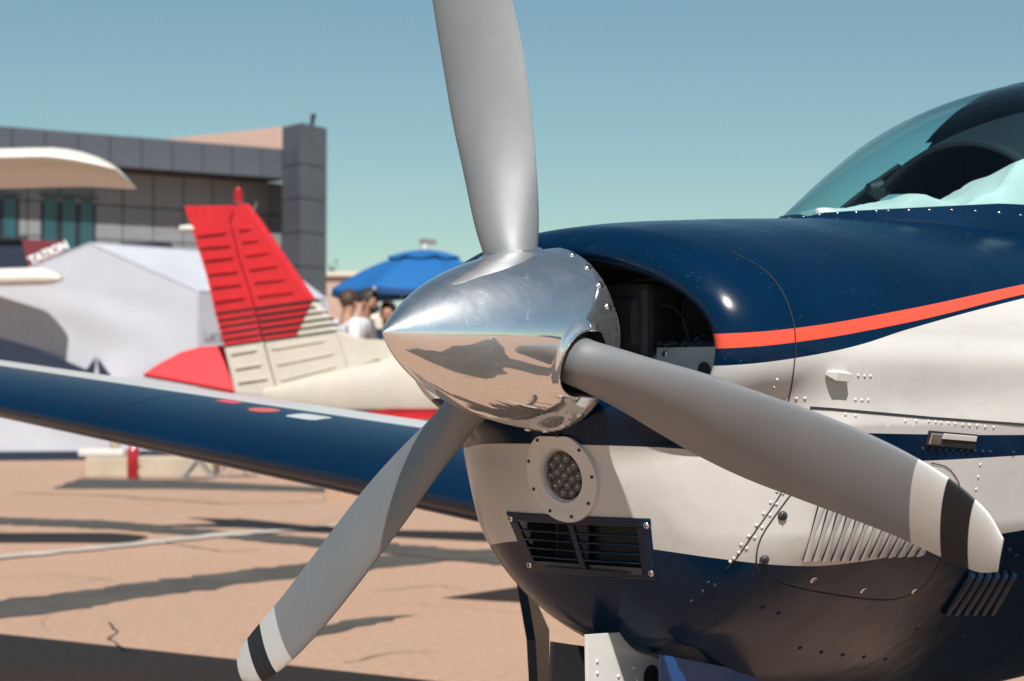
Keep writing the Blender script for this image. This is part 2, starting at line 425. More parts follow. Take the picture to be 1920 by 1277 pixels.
def chrome_mat():
    m, nt, lk, p = newmat('polished_aluminium')
    p.inputs['Metallic'].default_value = 1; p.inputs['Base Color'].default_value = (.86, .87, .88, 1)
    n2 = noise(nt, lk, 60, 5, .7)
    r_ = ramp(nt, lk, n2.outputs[0], [(.35, (.03,) * 3), (.7, (.07,) * 3)]); lk.new(r_.outputs[0], p.inputs['Roughness'])
    bp = bump(nt, lk, p, noise(nt, lk, 14, 2).outputs[0], .035, .01)
    q = nt.new('ShaderNodeBsdfPrincipled'); q.inputs['Metallic'].default_value = 1; q.inputs['Base Color'].default_value = (.84, .84, .83, 1); q.inputs['Roughness'].default_value = .52
    n1 = noise(nt, lk, 7, 7, .7); n1.inputs['Distortion'].default_value = 1.2; n3 = noise(nt, lk, 26, 6, .75); n3.inputs['Distortion'].default_value = 1.5
    f1 = ramp(nt, lk, n1.outputs[0], [(.42, (.16,) * 3), (.62, (.26,) * 3), (.72, (.50,) * 3)]).outputs[0]
    f2 = ramp(nt, lk, n3.outputs[0], [(.60, (0,) * 3), (.76, (.42,) * 3)]).outputs[0]
    f = mth(nt, lk, 'ADD', f1, f2); f.node.use_clamp = True
    mx = nt.new('ShaderNodeMixShader'); lk.new(f, mx.inputs[0]); lk.new(p.outputs[0], mx.inputs[1]); lk.new(q.outputs[0], mx.inputs[2]); lk.new(mx.outputs[0], nt['Material Output'].inputs[0])
    return m
M['spin'] = chrome_mat()
P, Q, N = surfnet(spinner_f, (-.345, -.185, -.185), (.072, .185, .185), .0031, it=6)
c_ = P[Q].mean(1); deep = (sp_rad(c_[:, 0]) - np.hypot(c_[:, 1], c_[:, 2])) > .012
deep |= c_[:, 0] > SP_B - .001
spinner = netobj('spinner', tiltP(P), Q, tiltP(N), None, plane, (0, 0, HUB), mats=[M['spin'], M['black']], fm=deep.astype(int))
for i in range(24):
    a = math.radians(15 * i + 4.0)
    if min(abs((a - b + math.pi) % (2 * math.pi) - math.pi) for b in BL_A) < .43: continue
    xx = .046; R_ = float(sp_rad(np.array([xx]))[0]); n = np.array([-.0, -math.cos(a), math.sin(a)])
    p = tiltP([[xx, n[1] * R_, n[2] * R_]])[0] + np.array([0, 0, HUB])
    inst('screw', SCR, spinner, mat=frame(p, n))

# ---------------------------------------------------------------- propeller blades
def blade_mat():
    m, nt, lk, p = newmat('blade_grey_paint')
    at_ = nt.new('ShaderNodeAttribute'); at_.attribute_name = 'span'; s = at_.outputs['Fac']
    def gt(v):
        q = mth(nt, lk, 'MULTIPLY_ADD', mth(nt, lk, 'SUBTRACT', s, v), 900., .5); q.node.use_clamp = True; return q
    n1 = noise(nt, lk, 5, 5); g = ramp(nt, lk, n1.outputs[0], [(.3, (.20, .21, .222)), (.7, (.228, .236, .247))]).outputs[0]
    c = mixc(nt, lk, gt(.812), g, (.57, .565, .55)); c = mixc(nt, lk, gt(.866), c, (.012, .012, .015)); c = mixc(nt, lk, gt(.914), c, (.57, .565, .55))
    lk.new(c, p.inputs['Base Color'])
    r_ = ramp(nt, lk, noise(nt, lk, 30, 4).outputs[0], [(.3, (.46,) * 3), (.7, (.54,) * 3)]); lk.new(r_.outputs[0], p.inputs['Roughness'])
    p.inputs['Metallic'].default_value = .38; p.inputs['Specular IOR Level'].default_value = .5
    ae = nt.new('ShaderNodeAttribute'); ae.attribute_name = 'edge'
    er = mth(nt, lk, 'MULTIPLY_ADD', noise(nt, lk, 160, 4, .7).outputs[0], .022, ae.outputs['Fac']); wr = ramp(nt, lk, er, [(1.003, (0, 0, 0)), (1.012, (.7, .7, .7))]).outputs[0]
    c = mixc(nt, lk, wr, c, (.5, .49, .48)); scr = noise(nt, lk, 320, 2, .5); c = mixc(nt, lk, mth(nt, lk, 'MULTIPLY', ramp(nt, lk, scr.outputs[0], [(.74, (0, 0, 0)), (.77, (1, 1, 1))]).outputs[0], .35), c, (.08, .08, .08)); lk.new(c, p.inputs['Base Color'])
    return m
M['blade'] = blade_mat()
def blade(ang):
    er = np.array([0, -math.cos(ang), math.sin(ang)]); et = np.array([0, math.sin(ang), math.cos(ang)]); ef = np.array([-1., 0, 0])
    rs = np.concatenate([np.linspace(.055, .80, 56), np.linspace(.812, .945, 20), np.linspace(.949, .9665, 9)])
    LE = spl(rs, [(.05, .043), (.13, .044), (.2, .0545), (.3, .063), (.4, .0717), (.5, .0758), (.6, .079), (.7, .079), (.8, .0715), (.86, .061), (.91, .045), (.94, .0295), (.9665, .004)])
    TE = spl(rs, [(.05, .043), (.13, .044), (.2, .057), (.3, .069), (.4, .077), (.5, .078), (.6, .072), (.7, .066), (.8, .062), (.86, .063), (.91, .063), (.94, .060), (.9665, .048)])
    th = spl(rs, [(.05, .086), (.13, .082), (.2, .062), (.3, .038), (.45, .024), (.6, .018), (.8, .012), (.93, .008), (.9665, .005)])
    w = np.clip(spl(rs, [(.05, 0), (.13, .0), (.22, .45), (.32, .95), (.5, 1), (.9665, 1)]), 0, 1)
    n = 26; u = (1 - np.cos(np.linspace(0, math.pi, n))) / 2      # 0 = trailing, 1 = leading edge
    secs = []; span = []; edge = []
    for i, r_ in enumerate(rs):
        be = .139 + math.atan(.536 / (2 * math.pi * max(r_, .15)))
        cv = math.cos(be) * et + math.sin(be) * ef; nv = math.cos(be) * ef - math.sin(be) * et
        ch = LE[i] + TE[i]; s = u * ch - TE[i]
        circ = np.sqrt(np.maximum(1 - (2 * u - 1) ** 2, 0)); q = 1 - u
        foil = np.clip(2.97 * np.sqrt(q) - 1.26 * q - 3.52 * q ** 2 + 2.84 * q ** 3 - 1.0 * q ** 4, .06 * (u > 0) , 2)
        sh = circ * (1 - w[i]) + foil * w[i]
        camb = .03 * ch * (1 - (2 * u - 1) ** 2) * w[i]
        upP = [r_ * er + s[j] * cv + (camb[j] + sh[j] * th[i] * (.5 + .15 * w[i])) * nv for j in range(n)]
        dnP = [r_ * er + s[j] * cv + (camb[j] - sh[j] * th[i] * (.5 - .15 * w[i])) * nv for j in range(n - 2, 0, -1)]
        secs.append(upP + dnP)
        edge += list(np.concatenate([u, u[n - 2:0:-1]]) * (1 if r_ > .2 else .8)); sk = np.concatenate([s, s[n - 2:0:-1]]); span += list(r_ - .09 * sk * sk * 4 + .06 * sk)
    mb = MB().loft(secs); V = tiltP(mb.V) + np.array([0, 0, HUB])
    o = mesh('propeller_blade', V, mb.F, M['blade'], plane, True)
    a_ = o.data.attributes.new('span', 'FLOAT', 'POINT'); a_.data.foreach_set('value', np.array(span, np.float32))
    a_ = o.data.attributes.new('edge', 'FLOAT', 'POINT'); a_.data.foreach_set('value', np.array(edge, np.float32))
    bm = bmesh.new(); bm.from_mesh(o.data); bmesh.ops.recalc_face_normals(bm, faces=bm.faces); bm.to_mesh(o.data); bm.free(); o.data.shade_smooth()
    # dark seal at the shank
    return o
for a, lb in zip(BL_A, ('upright blade lit by the sun', 'grey blade pointing down left with striped tip', 'dark shaded blade reaching right with striped tip')):
    blade(a)['label'] = lb
hubm = MB(); hubm.lathe([(.095, -.10), (.10, -.02), (.10, .05)], 24, Matrix.Rotation(math.radians(90), 4, 'Y').to_3x3())
o = hubm.build('propeller_hub', M['dark'], plane, True); o.location = (0, 0, HUB)

# ---------------------------------------------------------------- cowling details
# panel seams
for nm, pix, w in (('panel_seam', spline2([(1372, 473), (1430, 505), (1465, 545), (1486, 600), (1491, 650), (1485, 715), (1478, 752)]), .0022),
               ('panel_seam', [(1518, 764), (1560, 767), (1650, 775), (1750, 784), (1920, 796)], .0042),
               ('panel_seam', spline2([(1472, 908), (1455, 940), (1420, 990), (1385, 1040), (1362, 1066)], 12), .0022),
               ('panel_seam', spline2([(1500, 905), (1465, 950), (1428, 1005), (1418, 1045), (1424, 1072), (1450, 1090), (1520, 1108), (1640, 1125), (1700, 1118), (1745, 1085), (1772, 1030)], 30), .0024),
               ('panel_seam', spline2([(1745, 868), (1775, 876), (1795, 900), (1801, 922)], 8), .002)):
    ribbon(nm, pix, w, M['seam'], cowling)
for q in [(1493, 747), (1509, 747), (1609, 704), (1621, 705), (1632, 705), (1604, 749), (1616, 750), (1628, 750), (1585, 777), (1604, 779), (1457, 712), (1452, 726),
          (1697, 789), (1718, 789), (1741, 790), (1754, 791), (1764, 792), (1778, 793), (1791, 794), (1805, 796), (1818, 797), (1832, 798), (1847, 800), (1863, 801),
          (1838, 871), (1834, 894), (1830, 917), (1468, 925), (1457, 921), (1456, 945), (1445, 942), (1444, 966), (1432, 963), (1429, 989), (1418, 985), (1415, 1008),
          (1404, 1005), (1400, 1028), (1390, 1021), (1385, 1036), (1376, 1047), (1369, 1053)]:
    stick('rivet', RIV, *q, cowling, s=.72)
for q in [(1730, 842), (1745, 842), (1759, 843), (1773, 843), (1787, 843), (1801, 844), (1814, 845), (1828, 846), (1843, 847), (1857, 848), (1900, 849), (1328, 1093), (1340, 1098), (1318, 1110), (1296, 1128),
          (1780, 1045), (1800, 1036), (1905, 1040), (1893, 1030), (1430, 1140), (1460, 1150), (1500, 1215), (1540, 1223), (1580, 1228), (1620, 1232), (1660, 1236), (1720, 1180), (1760, 1188), (1805, 1190)]:
    stick('rivet', RIVN, *q, cowling)
for q in [(1467, 967), (1433, 1049)]: stick('quarter_turn_fastener', SCRD, *q, cowling, s=2.0)
ring = MB(); ring.lathe([(.0085, 0), (.0085, .0012), (.0062, .0016)], 16)
fast = screw_mesh(.0072, M['steel'])
for q in [(1525, 1087), (1618, 1107), (1714, 1108)]: stick('quarter_turn_fastener', fast, *q, cowling)
# mounting bracket on the side
h0 = hit(1548, 700); h1 = hit(1582, 704)
if h0 and h1:
    n = (h0[1] + h1[1]) / 2; t = h1[0] - h0[0]; t /= np.linalg.norm(t); b = np.cross(n, t); b *= np.sign(b[2])
    c0 = h0[0]; L_ = np.linalg.norm(h1[0] - h0[0]); p = lambda u, v, w_: c0 + t * u * L_ + b * v + n * w_
    mb = MB(); mb.loft([[p(0, -.003, 0), p(0, .004, 0), p(0, .004, .003), p(0, -.003, .003)],
             [p(.35, -.008, -.001), p(.35, .008, -.001), p(.35, .008, .014), p(.35, -.008, .014)],
             [p(1.1, -.007, -.001), p(1.1, .008, -.001), p(1.1, .008, .016), p(1.1, -.007, .016)]])
    br = mb.build('side_bracket', M['white'], cowling, bevel=.0012)
# flush latch with chrome lever
h0 = hit(1740, 821); h1 = hit(1826, 828)
if h0 and h1:
    n = (h0[1] + h1[1]) / 2; t = h1[0] - h0[0]; L_ = np.linalg.norm(t); t /= L_; b = np.cross(n, t); b *= np.sign(b[2]); R3 = Matrix((Vector(t), Vector(b), Vector(n))).transposed()
    c = (h0[0] + h1[0]) / 2
    lt = MB().box(c + n * .0015, (L_ * 1.06, .027, .004), R3).build('latch', M['black'], cowling, bevel=.001)
    MB().box(c - t * L_ * .38 + n * .004, (L_ * .25, .021, .005), R3).build('latch_button', M['chrome'], cowling, bevel=.002)
    MB().box(c + t * L_ * .13 + b * .006 + n * .004, (L_ * .72, .010, .004), R3).build('latch_lever', M['white'], cowling, bevel=.001)
# white louvres on the side panel
lo_b = [(1503 + 17.6 * i, 1050 - .75 * i * (i > 6)) for i in range(14)]
lo_t = [(1545 + 19.2 * i, 905 + 2.0 * i) for i in range(14)]
HB = [hit(*q) for q in lo_b]; HT = [hit(*q) for q in lo_t]
for i in range(13):
    if not all((HB[i], HB[i + 1], HT[i], HT[i + 1])): continue
    A, An = HB[i]; B, Bn = HB[i + 1]; Cc, Cn = HT[i]; D, Dn = HT[i + 1]
    secs = []; lips = []
    for k in range(11):
        v = k / 10; a = A * (1 - v) + Cc * v; b = B * (1 - v) + D * v; n = An * (1 - v) + Cn * v
        ht = .0095 * math.sin(math.pi * min(1, max(.0, v * .9 + .08))) ** .6
        row = []
        for s_ in (0, .2, .4, .6, .8, 1.0):
            row.append(a * (1 - s_) + b * s_ + n * (ht * math.cos(s_ * math.pi / 2) + .0012) - (B - A) * .22 * math.sin(math.pi * v) * (1 - s_))
        secs.append(row); lips.append((row[0], row[0] - n * (ht + .004) + (B - A) * .10))
    o = MB().loft(secs, cap=False, closed=False).build('louver', M['white'], cowling, True)
    MB().loft([list(q) for q in lips], cap=False, closed=False).build('louver_opening', M['seam'], cowling)
# blue ribbed vent low on the side
for i in range(6):
    a = hit(1822 + 15.5 * i, 1068); b = hit(1768 + 17 * i, 1150)
    if a and b:
        pts = [a[0] * (1 - u) + b[0] * u + (a[1] * .005 if 0 < u < 1 else -a[1] * .008) for u in (0, .08, .3, .6, .92, 1)]
        MB().tube(pts, [.005, .0095, .0105, .0105, .0095, .005], 12).build('vent_rib', M['navy'], cowling, True)

def schlick(nt, lk):                                              # thin-sheet reflectance, the same from both sides
    l_ = nt.new('ShaderNodeLayerWeight'); l_.inputs[0].default_value = .5
    return mth(nt, lk, 'MULTIPLY_ADD', mth(nt, lk, 'POWER', l_.outputs['Facing'], 5.0), .80, .05)
# landing light in the chin
lamp = empty('landing_light', (0, 0, 0)); lamp.parent = plane
tilt = math.atan(.055)
LX = {}
_c0 = front_x(0, LZ); _cz = (front_x(0, LZ - .07) - front_x(0, LZ + .05)) / -.12; _cy = (front_x(.07, LZ) - _c0) / .0049
def LP(y, z, x):                                                  # light-panel coordinates -> world (follows the nose)
    return np.array([_c0 - .003 + _cz * z + _cy * y * y + x, y, HUB + LZ + z])
out = []
for k in range(48):
    a = 2 * math.pi * k / 48; rr = .080; y, z = rr * math.cos(a), rr * math.sin(a) - .003
    if z > .069: z = .069
    out.append((y, z))
V = []; F = []
rings = [(1.0, .004), (.985, -.004), (.80, -.004), (.74, -.0015), (.58, -.0015), (.515, .006), (.50, .022)]
for sc, dx in rings:
    for (y, z) in out:
        if sc < .9: a = math.atan2(z + .003, y); y, z = .083 * math.cos(a), .083 * math.sin(a) - .0
        V.append(LP(y * sc, z * sc, dx))
for i in range(len(rings) - 1):
    for k in range(48): F.append((i * 48 + k, i * 48 + (k + 1) % 48, (i + 1) * 48 + (k + 1) % 48, (i + 1) * 48 + k))
mesh('light_panel', V, F, M['white'], lamp, True).data.set_sharp_from_angle(angle=math.radians(35))
mb = MB(); mb.lathe([(.0445, -.01), (.0445, .003), (.0425, .003)], 40, basis((-1, 0, -.05)))
MB().add([LP(.0415 * math.cos(a), .0415 * math.sin(a), .016) for a in np.linspace(0, 2 * math.pi, 41)[:-1]], [tuple(range(40))]).build('light_backing', M['dark'], lamp)
m, nt, lk, p = newmat('led_lens'); p.inputs['Base Color'].default_value = (.035, .038, .042, 1); p.inputs['Metallic'].default_value = .0; p.inputs['Roughness'].default_value = .06; p.inputs['Specular IOR Level'].default_value = 1.0; M['led'] = m
m, nt, lk, p = newmat('led_core'); p.inputs['Base Color'].default_value = (.75, .62, .45, 1); p.inputs['Roughness'].default_value = .3; M['ledc'] = m
lb = MB(); lb.lathe([(.0092, 0), (.0090, .0025), (.0068, .0048), (.0034, .0052), (.0030, .0042), (.0001, .0040)], 16)
o = lb.build('led', M['led'], None, True); LED = o.data; bpy.data.objects.remove(o)
lb = MB(); lb.lathe([(.0026, .0038), (.0018, .0052), (.0001, .0058)], 10); o = lb.build('led', M['ledc'], None, True); LEDC = o.data; bpy.data.objects.remove(o)
spots = [(0, 0)] + [(.0170 * math.cos(math.radians(60 * k + 20)), .0170 * math.sin(math.radians(60 * k + 20))) for k in range(6)] + [(.0315 * math.cos(math.radians(36 * k)), .0315 * math.sin(math.radians(36 * k))) for k in range(10)]
for (y, z) in spots:
    inst('led', LED, lamp, mat=frame(LP(y, z, .013), (-1, 0, -.05)))
    inst('led_core', LEDC, lamp, mat=frame(LP(y, z, .013), (-1, 0, -.05)))
m, nt, lk, p = newmat('lamp_glass'); tr = nt.new('ShaderNodeBsdfTransparent'); gl = nt.new('ShaderNodeBsdfGlossy'); gl.inputs['Roughness'].default_value = .03
fr = schlick(nt, lk); mx = nt.new('ShaderNodeMixShader'); tr.inputs[0].default_value = (.8, .86, .9, 1)
lk.new(fr, mx.inputs[0]); lk.new(tr.outputs[0], mx.inputs[1]); lk.new(gl.outputs[0], mx.inputs[2]); lk.new(mx.outputs[0], nt['Material Output'].inputs[0]); M['lampglass'] = m
V = [LP(0, 0, -.002)]; F = []
for j in range(1, 6):
    for k in range(32):
        a = 2 * math.pi * k / 32; q = j / 5 * .0408; V.append(LP(q * math.cos(a), q * math.sin(a), -.002 + .006 * (j / 5) ** 2))
for k in range(32): F.append((0, 1 + k, 1 + (k + 1) % 32))
for j in range(4):
    for k in range(32): a, b = 1 + j * 32, 1 + (j + 1) * 32; F.append((a + k, b + k, b + (k + 1) % 32, a + (k + 1) % 32))
mesh('light_lens', V, [f[::-1] for f in F], M['lampglass'], lamp, True)
for k in range(9):
    a = math.radians(20 + 40 * k); inst('screw', SCRD, lamp, mat=frame(LP(.0715 * math.cos(a), .0715 * math.sin(a) - .001, -.004), (-1, 0, -.05), s=.75))

# air intake grille below the light
gr = empty('intake_grille', (0, 0, 0)); gr.parent = plane
def GP(y, z, x):
    return np.array([front_x(y, z) + x, y, HUB + z])
gz0, gz1, gw0, gw1 = -.306, -.414, .166, .146
def gedge(v): return gw0 * (1 - v) + gw1 * v
def gbar(y0, y1, z0, z1, d0, d1, name='grille_bar', r=1):
    mb = MB(); secs = []
    for k in range(9):
        y = y0 + (y1 - y0) * k / 8; zc, hz = (z0 + z1) / 2, (z1 - z0) / 2
        secs.append([GP(y, zc + hz * math.cos(a), d0 + (d1 - d0) * (.5 + .5 * math.sin(a))) for a in np.linspace(0, 2 * math.pi, 13)[:-1]])
    return mb.loft(secs).build(name, M['navy'], gr, True)
# frame plate with rounded outer border
def plate(y0, y1, z0, z1, name='grille_frame'):
    mb = MB(); n = 10; fr_, bk = [], []
    secs = []
    for k in range(n + 1):
        u = k / n; a = [y0(z) + (y1(z) - y0(z)) * u for z in (z0, z1)]
        secs.append([GP(a[0], z0, -.0035), GP(a[1], z1, -.0035), GP(a[1], z1, .004), GP(a[0], z0, .004)])
    return mb.loft(secs).build(name, M['navy'], gr, bevel=.002)
zz = lambda v: gz0 + (gz1 - gz0) * v
W_ = lambda z: gw0 + (gw1 - gw0) * (z - gz0) / (gz1 - gz0)
plate(lambda z: -W_(z), lambda z: W_(z), gz0, gz0 - .016); plate(lambda z: -W_(z), lambda z: W_(z), gz1 + .013, gz1)
plate(lambda z: -W_(z), lambda z: -W_(z) + .026, gz0 - .0162, gz1 + .0132); plate(lambda z: W_(z) - .026, lambda z: W_(z), gz0 - .0162, gz1 + .0132)
plate(lambda z: -.0065, lambda z: .0065, gz0 - .0162, gz1 + .0132, 'grille_post')
for k in range(1, 5):
    z = gz0 - .016 + (gz1 + .013 - gz0 + .016) * k / 5
    for s_ in (-1, 1): gbar(s_ * .006, s_ * (W_(z) - .024), z - .0026, z + .0026, -.004, .008)
for (y, z) in ((.155, -.318), (-.157, -.318), (-.140, -.402), (.140, -.402)): inst('screw', SCR, gr, mat=frame(GP(y, z, -.0035), (-1, -.0, -.25)))
MB().box((.215, 0, HUB - .40), (.10, .25, .012)).build('duct_floor', M['case'], gr)
MB().box((.225, .06, HUB - .36), (.006, .03, .07)).build('duct_strut', M['case'], gr)

# things seen through the air inlet
MB().box((.165, -.27, HUB - .068), (.006, .22, .105)).build('inlet_baffle', M['baffle'], plane, bevel=.001)
MB().box((.20, -.27, HUB - .0125), (.075, .215, .004)).build('baffle_flange', M['navy'], plane, bevel=.001)
sb = MB(); sb.tube([(.158 + .004 * math.sin(i * 1.9), -.165 - .0105 * i, HUB - .009 + .0025 * math.sin(i * 2.3)) for i in range(20)], .0045, 8); sb.build('baffle_seal', M['navy'], plane, True)
cyl = MB(); cyl.lathe([(.013, 0), (.013, -.004)], 24, basis((-1, 0, 0))); o = cyl.build('baffle_hole', M['black'], plane); o.location = (.161, -.262, HUB - .054)
o = inst('screw', SCR, plane, mat=frame((.1605, -.180, HUB - .027), (-1, 0, 0)))
eng = MB(); eng.box((.30, -.06, HUB + .0), (.26, .15, .20)); eng.box((.26, -.10, HUB - .06), (.16, .08, .10)); eng.box((.2, -.075, HUB + .03), (.08, .09, .09)); eng.build('engine_case', M['case'], plane, bevel=.015)
fin_m = bpy.data.meshes.new('cooling_fin')
for i in range(12): MB().box((.33, -.275 - .0085 * i, HUB + .03), (.12, .0028, .13)).build('cooling_fin', M['case'], plane)
MB().tube([(.20, -.17, HUB - .05), (.22, -.20, HUB + .0), (.26, -.25, HUB + .03), (.3, -.27, HUB + .08)], .0016, 6).build('ignition_wire', M['grey'], plane, True)
MB().tube([(.19, -.12, HUB - .06), (.2, -.15, HUB - .035), (.2, -.17, HUB - .045)], .02, 10).build('intake_hose', M['skyblue'], plane, True)

for i in range(11):
    mb = MB(); mb.lathe([(.05, -.0012), (.072, -.0012), (.074, 0), (.072, .0012), (.05, .0012)], 28, basis((0, 1, 0))); o = mb.build('cylinder_fin', M['case'], plane, True); o.location = (.285, -.175 - .011 * i, HUB + .035)
mb = MB(); mb.lathe([(.052, -.07), (.052, .07)], 24, basis((0, 1, 0))); o = mb.build('cylinder_barrel', M['dark'], plane, True); o.location = (.285, -.23, HUB + .035)
mb = MB(); mb.lathe([(.105, 0), (.115, .004), (.115, .02), (.09, .03), (.05, .05)], 40, basis((1, 0, 0))); o = mb.build('ring_gear', M['case'], plane, True); o.location = (.10, 0, HUB)
MB().tube([(.20, -.14, HUB + .06), (.205, -.165, HUB + .055), (.205, -.185, HUB + .035), (.20, -.20, HUB + .0), (.19, -.205, HUB - .04)], .0022, 8).build('ignition_lead', M['dark'], plane, True)

# ---------------------------------------------------------------- windshield, cabin, rear fuselage, tail
EX, EZ, EA, EB, EC = 2.65, .10, 1.80, .50, .61
def ell(u, v, s=1.0):                                             # u: 0 nose .. 1 centre ; v: 0 starboard .. pi port over the top
    a = u * math.pi / 2; x = EX - EA * s * math.cos(a); q = math.sin(a) * s
    zz_ = EZ + EC * q * math.sin(v); x -= .075 * min(1, max(0, 1 - (zz_ - .25) / .17)) ** 2 * math.cos(a) ** 2
    return np.array([x, EB * q * math.cos(v), HUB + zz_])
def shell(name, us, vs, m, s=1.0, keep=None, parent=plane, z_of=None):
    V = []; F = []
    for u in us:
        for v in vs: V.append(ell(u, v, s))
    nv = len(vs)
    for i in range(len(us) - 1):
        for j in range(nv - 1):
            q = (i * nv + j, (i + 1) * nv + j, (i + 1) * nv + j + 1, i * nv + j + 1)
            if keep is None or keep(np.mean([V[k] for k in q], axis=0)): F.append(q)
    return mesh(name, V, F, m, parent, True)
def glass_mat(name, tintc):
    m, nt, lk, p = newmat(name); tr = nt.new('ShaderNodeBsdfTransparent'); gl = nt.new('ShaderNodeBsdfGlossy'); gl.inputs['Roughness'].default_value = .02
    lw = schlick(nt, lk); mx = nt.new('ShaderNodeMixShader'); tr.inputs[0].default_value = (*tintc, 1)
    lk.new(lw, mx.inputs[0]); lk.new(tr.outputs[0], mx.inputs[1]); lk.new(gl.outputs[0], mx.inputs[2]); lk.new(mx.outputs[0], nt['Material Output'].inputs[0]); return m
M['glass'] = glass_mat('tinted_windshield', (.62, .85, .88))
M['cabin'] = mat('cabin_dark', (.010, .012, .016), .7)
def base_z(P): return HUB + min(.288, .262 + .09 * (P[0] - .9)) 
def band(name, m, u0, u1, zlo, zhi, s=1.0, nu=70, nv=90):
    V = []; F = []; us = np.linspace(u0, u1, nu)
    for u in us:
        q = math.sin(u * math.pi / 2) * s; x = EX - EA * s * math.cos(u * math.pi / 2)
        P0 = np.array([x, 0, 0]); lo = min(1, max(-1, (zlo(P0) - HUB - EZ) / (EC * q))); v0 = math.asin(lo)
        if zhi is None: vs = np.linspace(v0, math.pi - v0, nv)
        else:
            hi = min(1, max(-1, (zhi(P0) - HUB - EZ) / (EC * q))); v1 = math.asin(hi); vs = np.concatenate([np.linspace(v0, v1, nv // 2), np.linspace(math.pi - v1, math.pi - v0, nv // 2)])
        for v in vs: V.append(ell(u, v, s))
    for i in range(nu - 1):
        for j in range(nv - 1):
            q = (i * nv + j, i * nv + j + 1, (i + 1) * nv + j + 1, (i + 1) * nv + j)
            if len({tuple(np.round(V[k], 6)) for k in q}) > 2:
                if zhi is not None and j == nv // 2 - 1 and abs(V[q[2]][1] - V[q[3]][1]) > .02: continue
                F.append(q)
    o = mesh(name, V, F, m, plane, True); bm = bmesh.new(); bm.from_mesh(o.data); bmesh.ops.remove_doubles(bm, verts=bm.verts, dist=1e-6)
    for f in bm.faces:
        c = f.calc_center_median() - Vector((EX, 0, HUB + EZ))
        if f.normal.dot(Vector((c.x / EA ** 2, c.y / EB ** 2, c.z / EC ** 2))) < 0: f.normal_flip()
    bm.to_mesh(o.data); bm.free(); o.data.shade_smooth(); return o
U1 = math.acos((EX - 1.735) / EA) / (math.pi / 2); U2 = math.acos((EX - 2.35) / EA) / (math.pi / 2)
band('windshield', M['glass'], .19, U2, base_z, None)
col_ = band('windshield_collar', M['navy'], .10, U2, lambda P: HUB + .10, lambda P: base_z(P) + .004, s=1.004)
from mathutils.bvhtree import BVHTree
bvh_ = BVHTree.FromPolygons([v.co.copy() for v in col_.data.vertices], [tuple(p.vertices) for p in col_.data.polygons])
for px, py in [(1480, 409), (1506, 406), (1536, 402), (1570, 399), (1605, 397), (1643, 395), (1665, 394), (1704, 393), (1743, 393), (1785, 393), (1829, 395), (1874, 398), (1914, 403)]:
    hp = bvh_.ray_cast(Vector(CAM), Vector(ray(px, py)).normalized())
    if hp[0] is not None: inst('rivet', SCR, col_, mat=frame(hp[0], hp[1] if hp[1].dot(Vector(ray(px, py))) < 0 else -hp[1], s=.5))
# dark cabin lining, open at two far-side windows
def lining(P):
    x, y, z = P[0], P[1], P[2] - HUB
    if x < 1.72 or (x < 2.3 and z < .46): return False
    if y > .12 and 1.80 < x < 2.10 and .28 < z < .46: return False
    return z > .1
def strip_shell(name, m, u0, u1, v0, v1, s, nu=24, nv=40, th=.012):    # clean-edged piece of the cabin lining, with thickness
    V = []; F = []
    for sc_ in (s, s - th):
        for i in range(nu + 1):
            for j in range(nv + 1):
                f_ = i / nu; V.append(ell(u0 + (u1 - u0) * f_, v0(f_) + (v1(f_) - v0(f_)) * j / nv, sc_))
    k = (nu + 1) * (nv + 1); w = nv + 1
    for i in range(nu):
        for j in range(nv): q = (i * w + j, (i + 1) * w + j, (i + 1) * w + j + 1, i * w + j + 1); F += [q, tuple(k + z_ for z_ in q[::-1])]
    for i in range(nu):
        for j in (0, nv): q = (i * w + j, (i + 1) * w + j); F.append((q[0], q[1], k + q[1], k + q[0]))
    for j in range(nv):
        for i in (0, nu): q = (i * w + j, i * w + j + 1); F.append((q[0], q[1], k + q[1], k + q[0]))
    return mesh(name, V, F, m, plane, True)
ua = lambda x: math.acos((EX - x) / EA) / (math.pi / 2)
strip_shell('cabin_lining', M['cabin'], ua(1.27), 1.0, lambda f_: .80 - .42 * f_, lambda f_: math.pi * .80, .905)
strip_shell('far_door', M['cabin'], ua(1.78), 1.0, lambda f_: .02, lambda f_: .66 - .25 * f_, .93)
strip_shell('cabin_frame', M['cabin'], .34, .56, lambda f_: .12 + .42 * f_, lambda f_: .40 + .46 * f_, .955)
MB().tube([ell(.46, .80, .93), ell(.46, .82, .91), ell(.46, .85, .89)], [.012, .026, .012], 12).build('compass', M['black'], plane, True)
xs_ = np.linspace(.93, 2.1, 16); hw = [.93 * EB * math.sqrt(max(1 - ((EX - x) / EA) ** 2 - ((.235 - EZ) / EC) ** 2, .0004)) for x in xs_]
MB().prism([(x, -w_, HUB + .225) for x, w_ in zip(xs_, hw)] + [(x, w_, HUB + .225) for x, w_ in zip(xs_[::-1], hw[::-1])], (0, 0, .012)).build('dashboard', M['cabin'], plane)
roof = shell('cabin_roof', np.linspace(.55, 1, 30), np.linspace(-.2, math.pi + .2, 60), M['navy'], s=1.002, keep=lambda P: P[0] >= 1.735 and P[2] > HUB + (.1 if P[0] > 2.33 else .50))
back = MB()
secs = []
for k in range(16):
    u = k / 15; x = EX + 1.9 * u; q = (1 - u * u) ** .5 if u < 1 else 0
    secs.append([(x, EB * max(q, .1) * math.cos(v), HUB + EZ + EC * max(q, .05) * math.sin(v)) for v in np.linspace(-.2, math.pi + .2, 40)])
back.loft(secs, cap=False, closed=False).build('cabin_rear', M['navy'], plane, True)
P, Q, N = surfnet(lambda x, y, z: body(x, y, z), (1.30, -.66, -.96), (6.5, .66, .46), .04, it=3)
netobj('fuselage', P, Q, N, M['cowl'], plane, (0, 0, HUB))
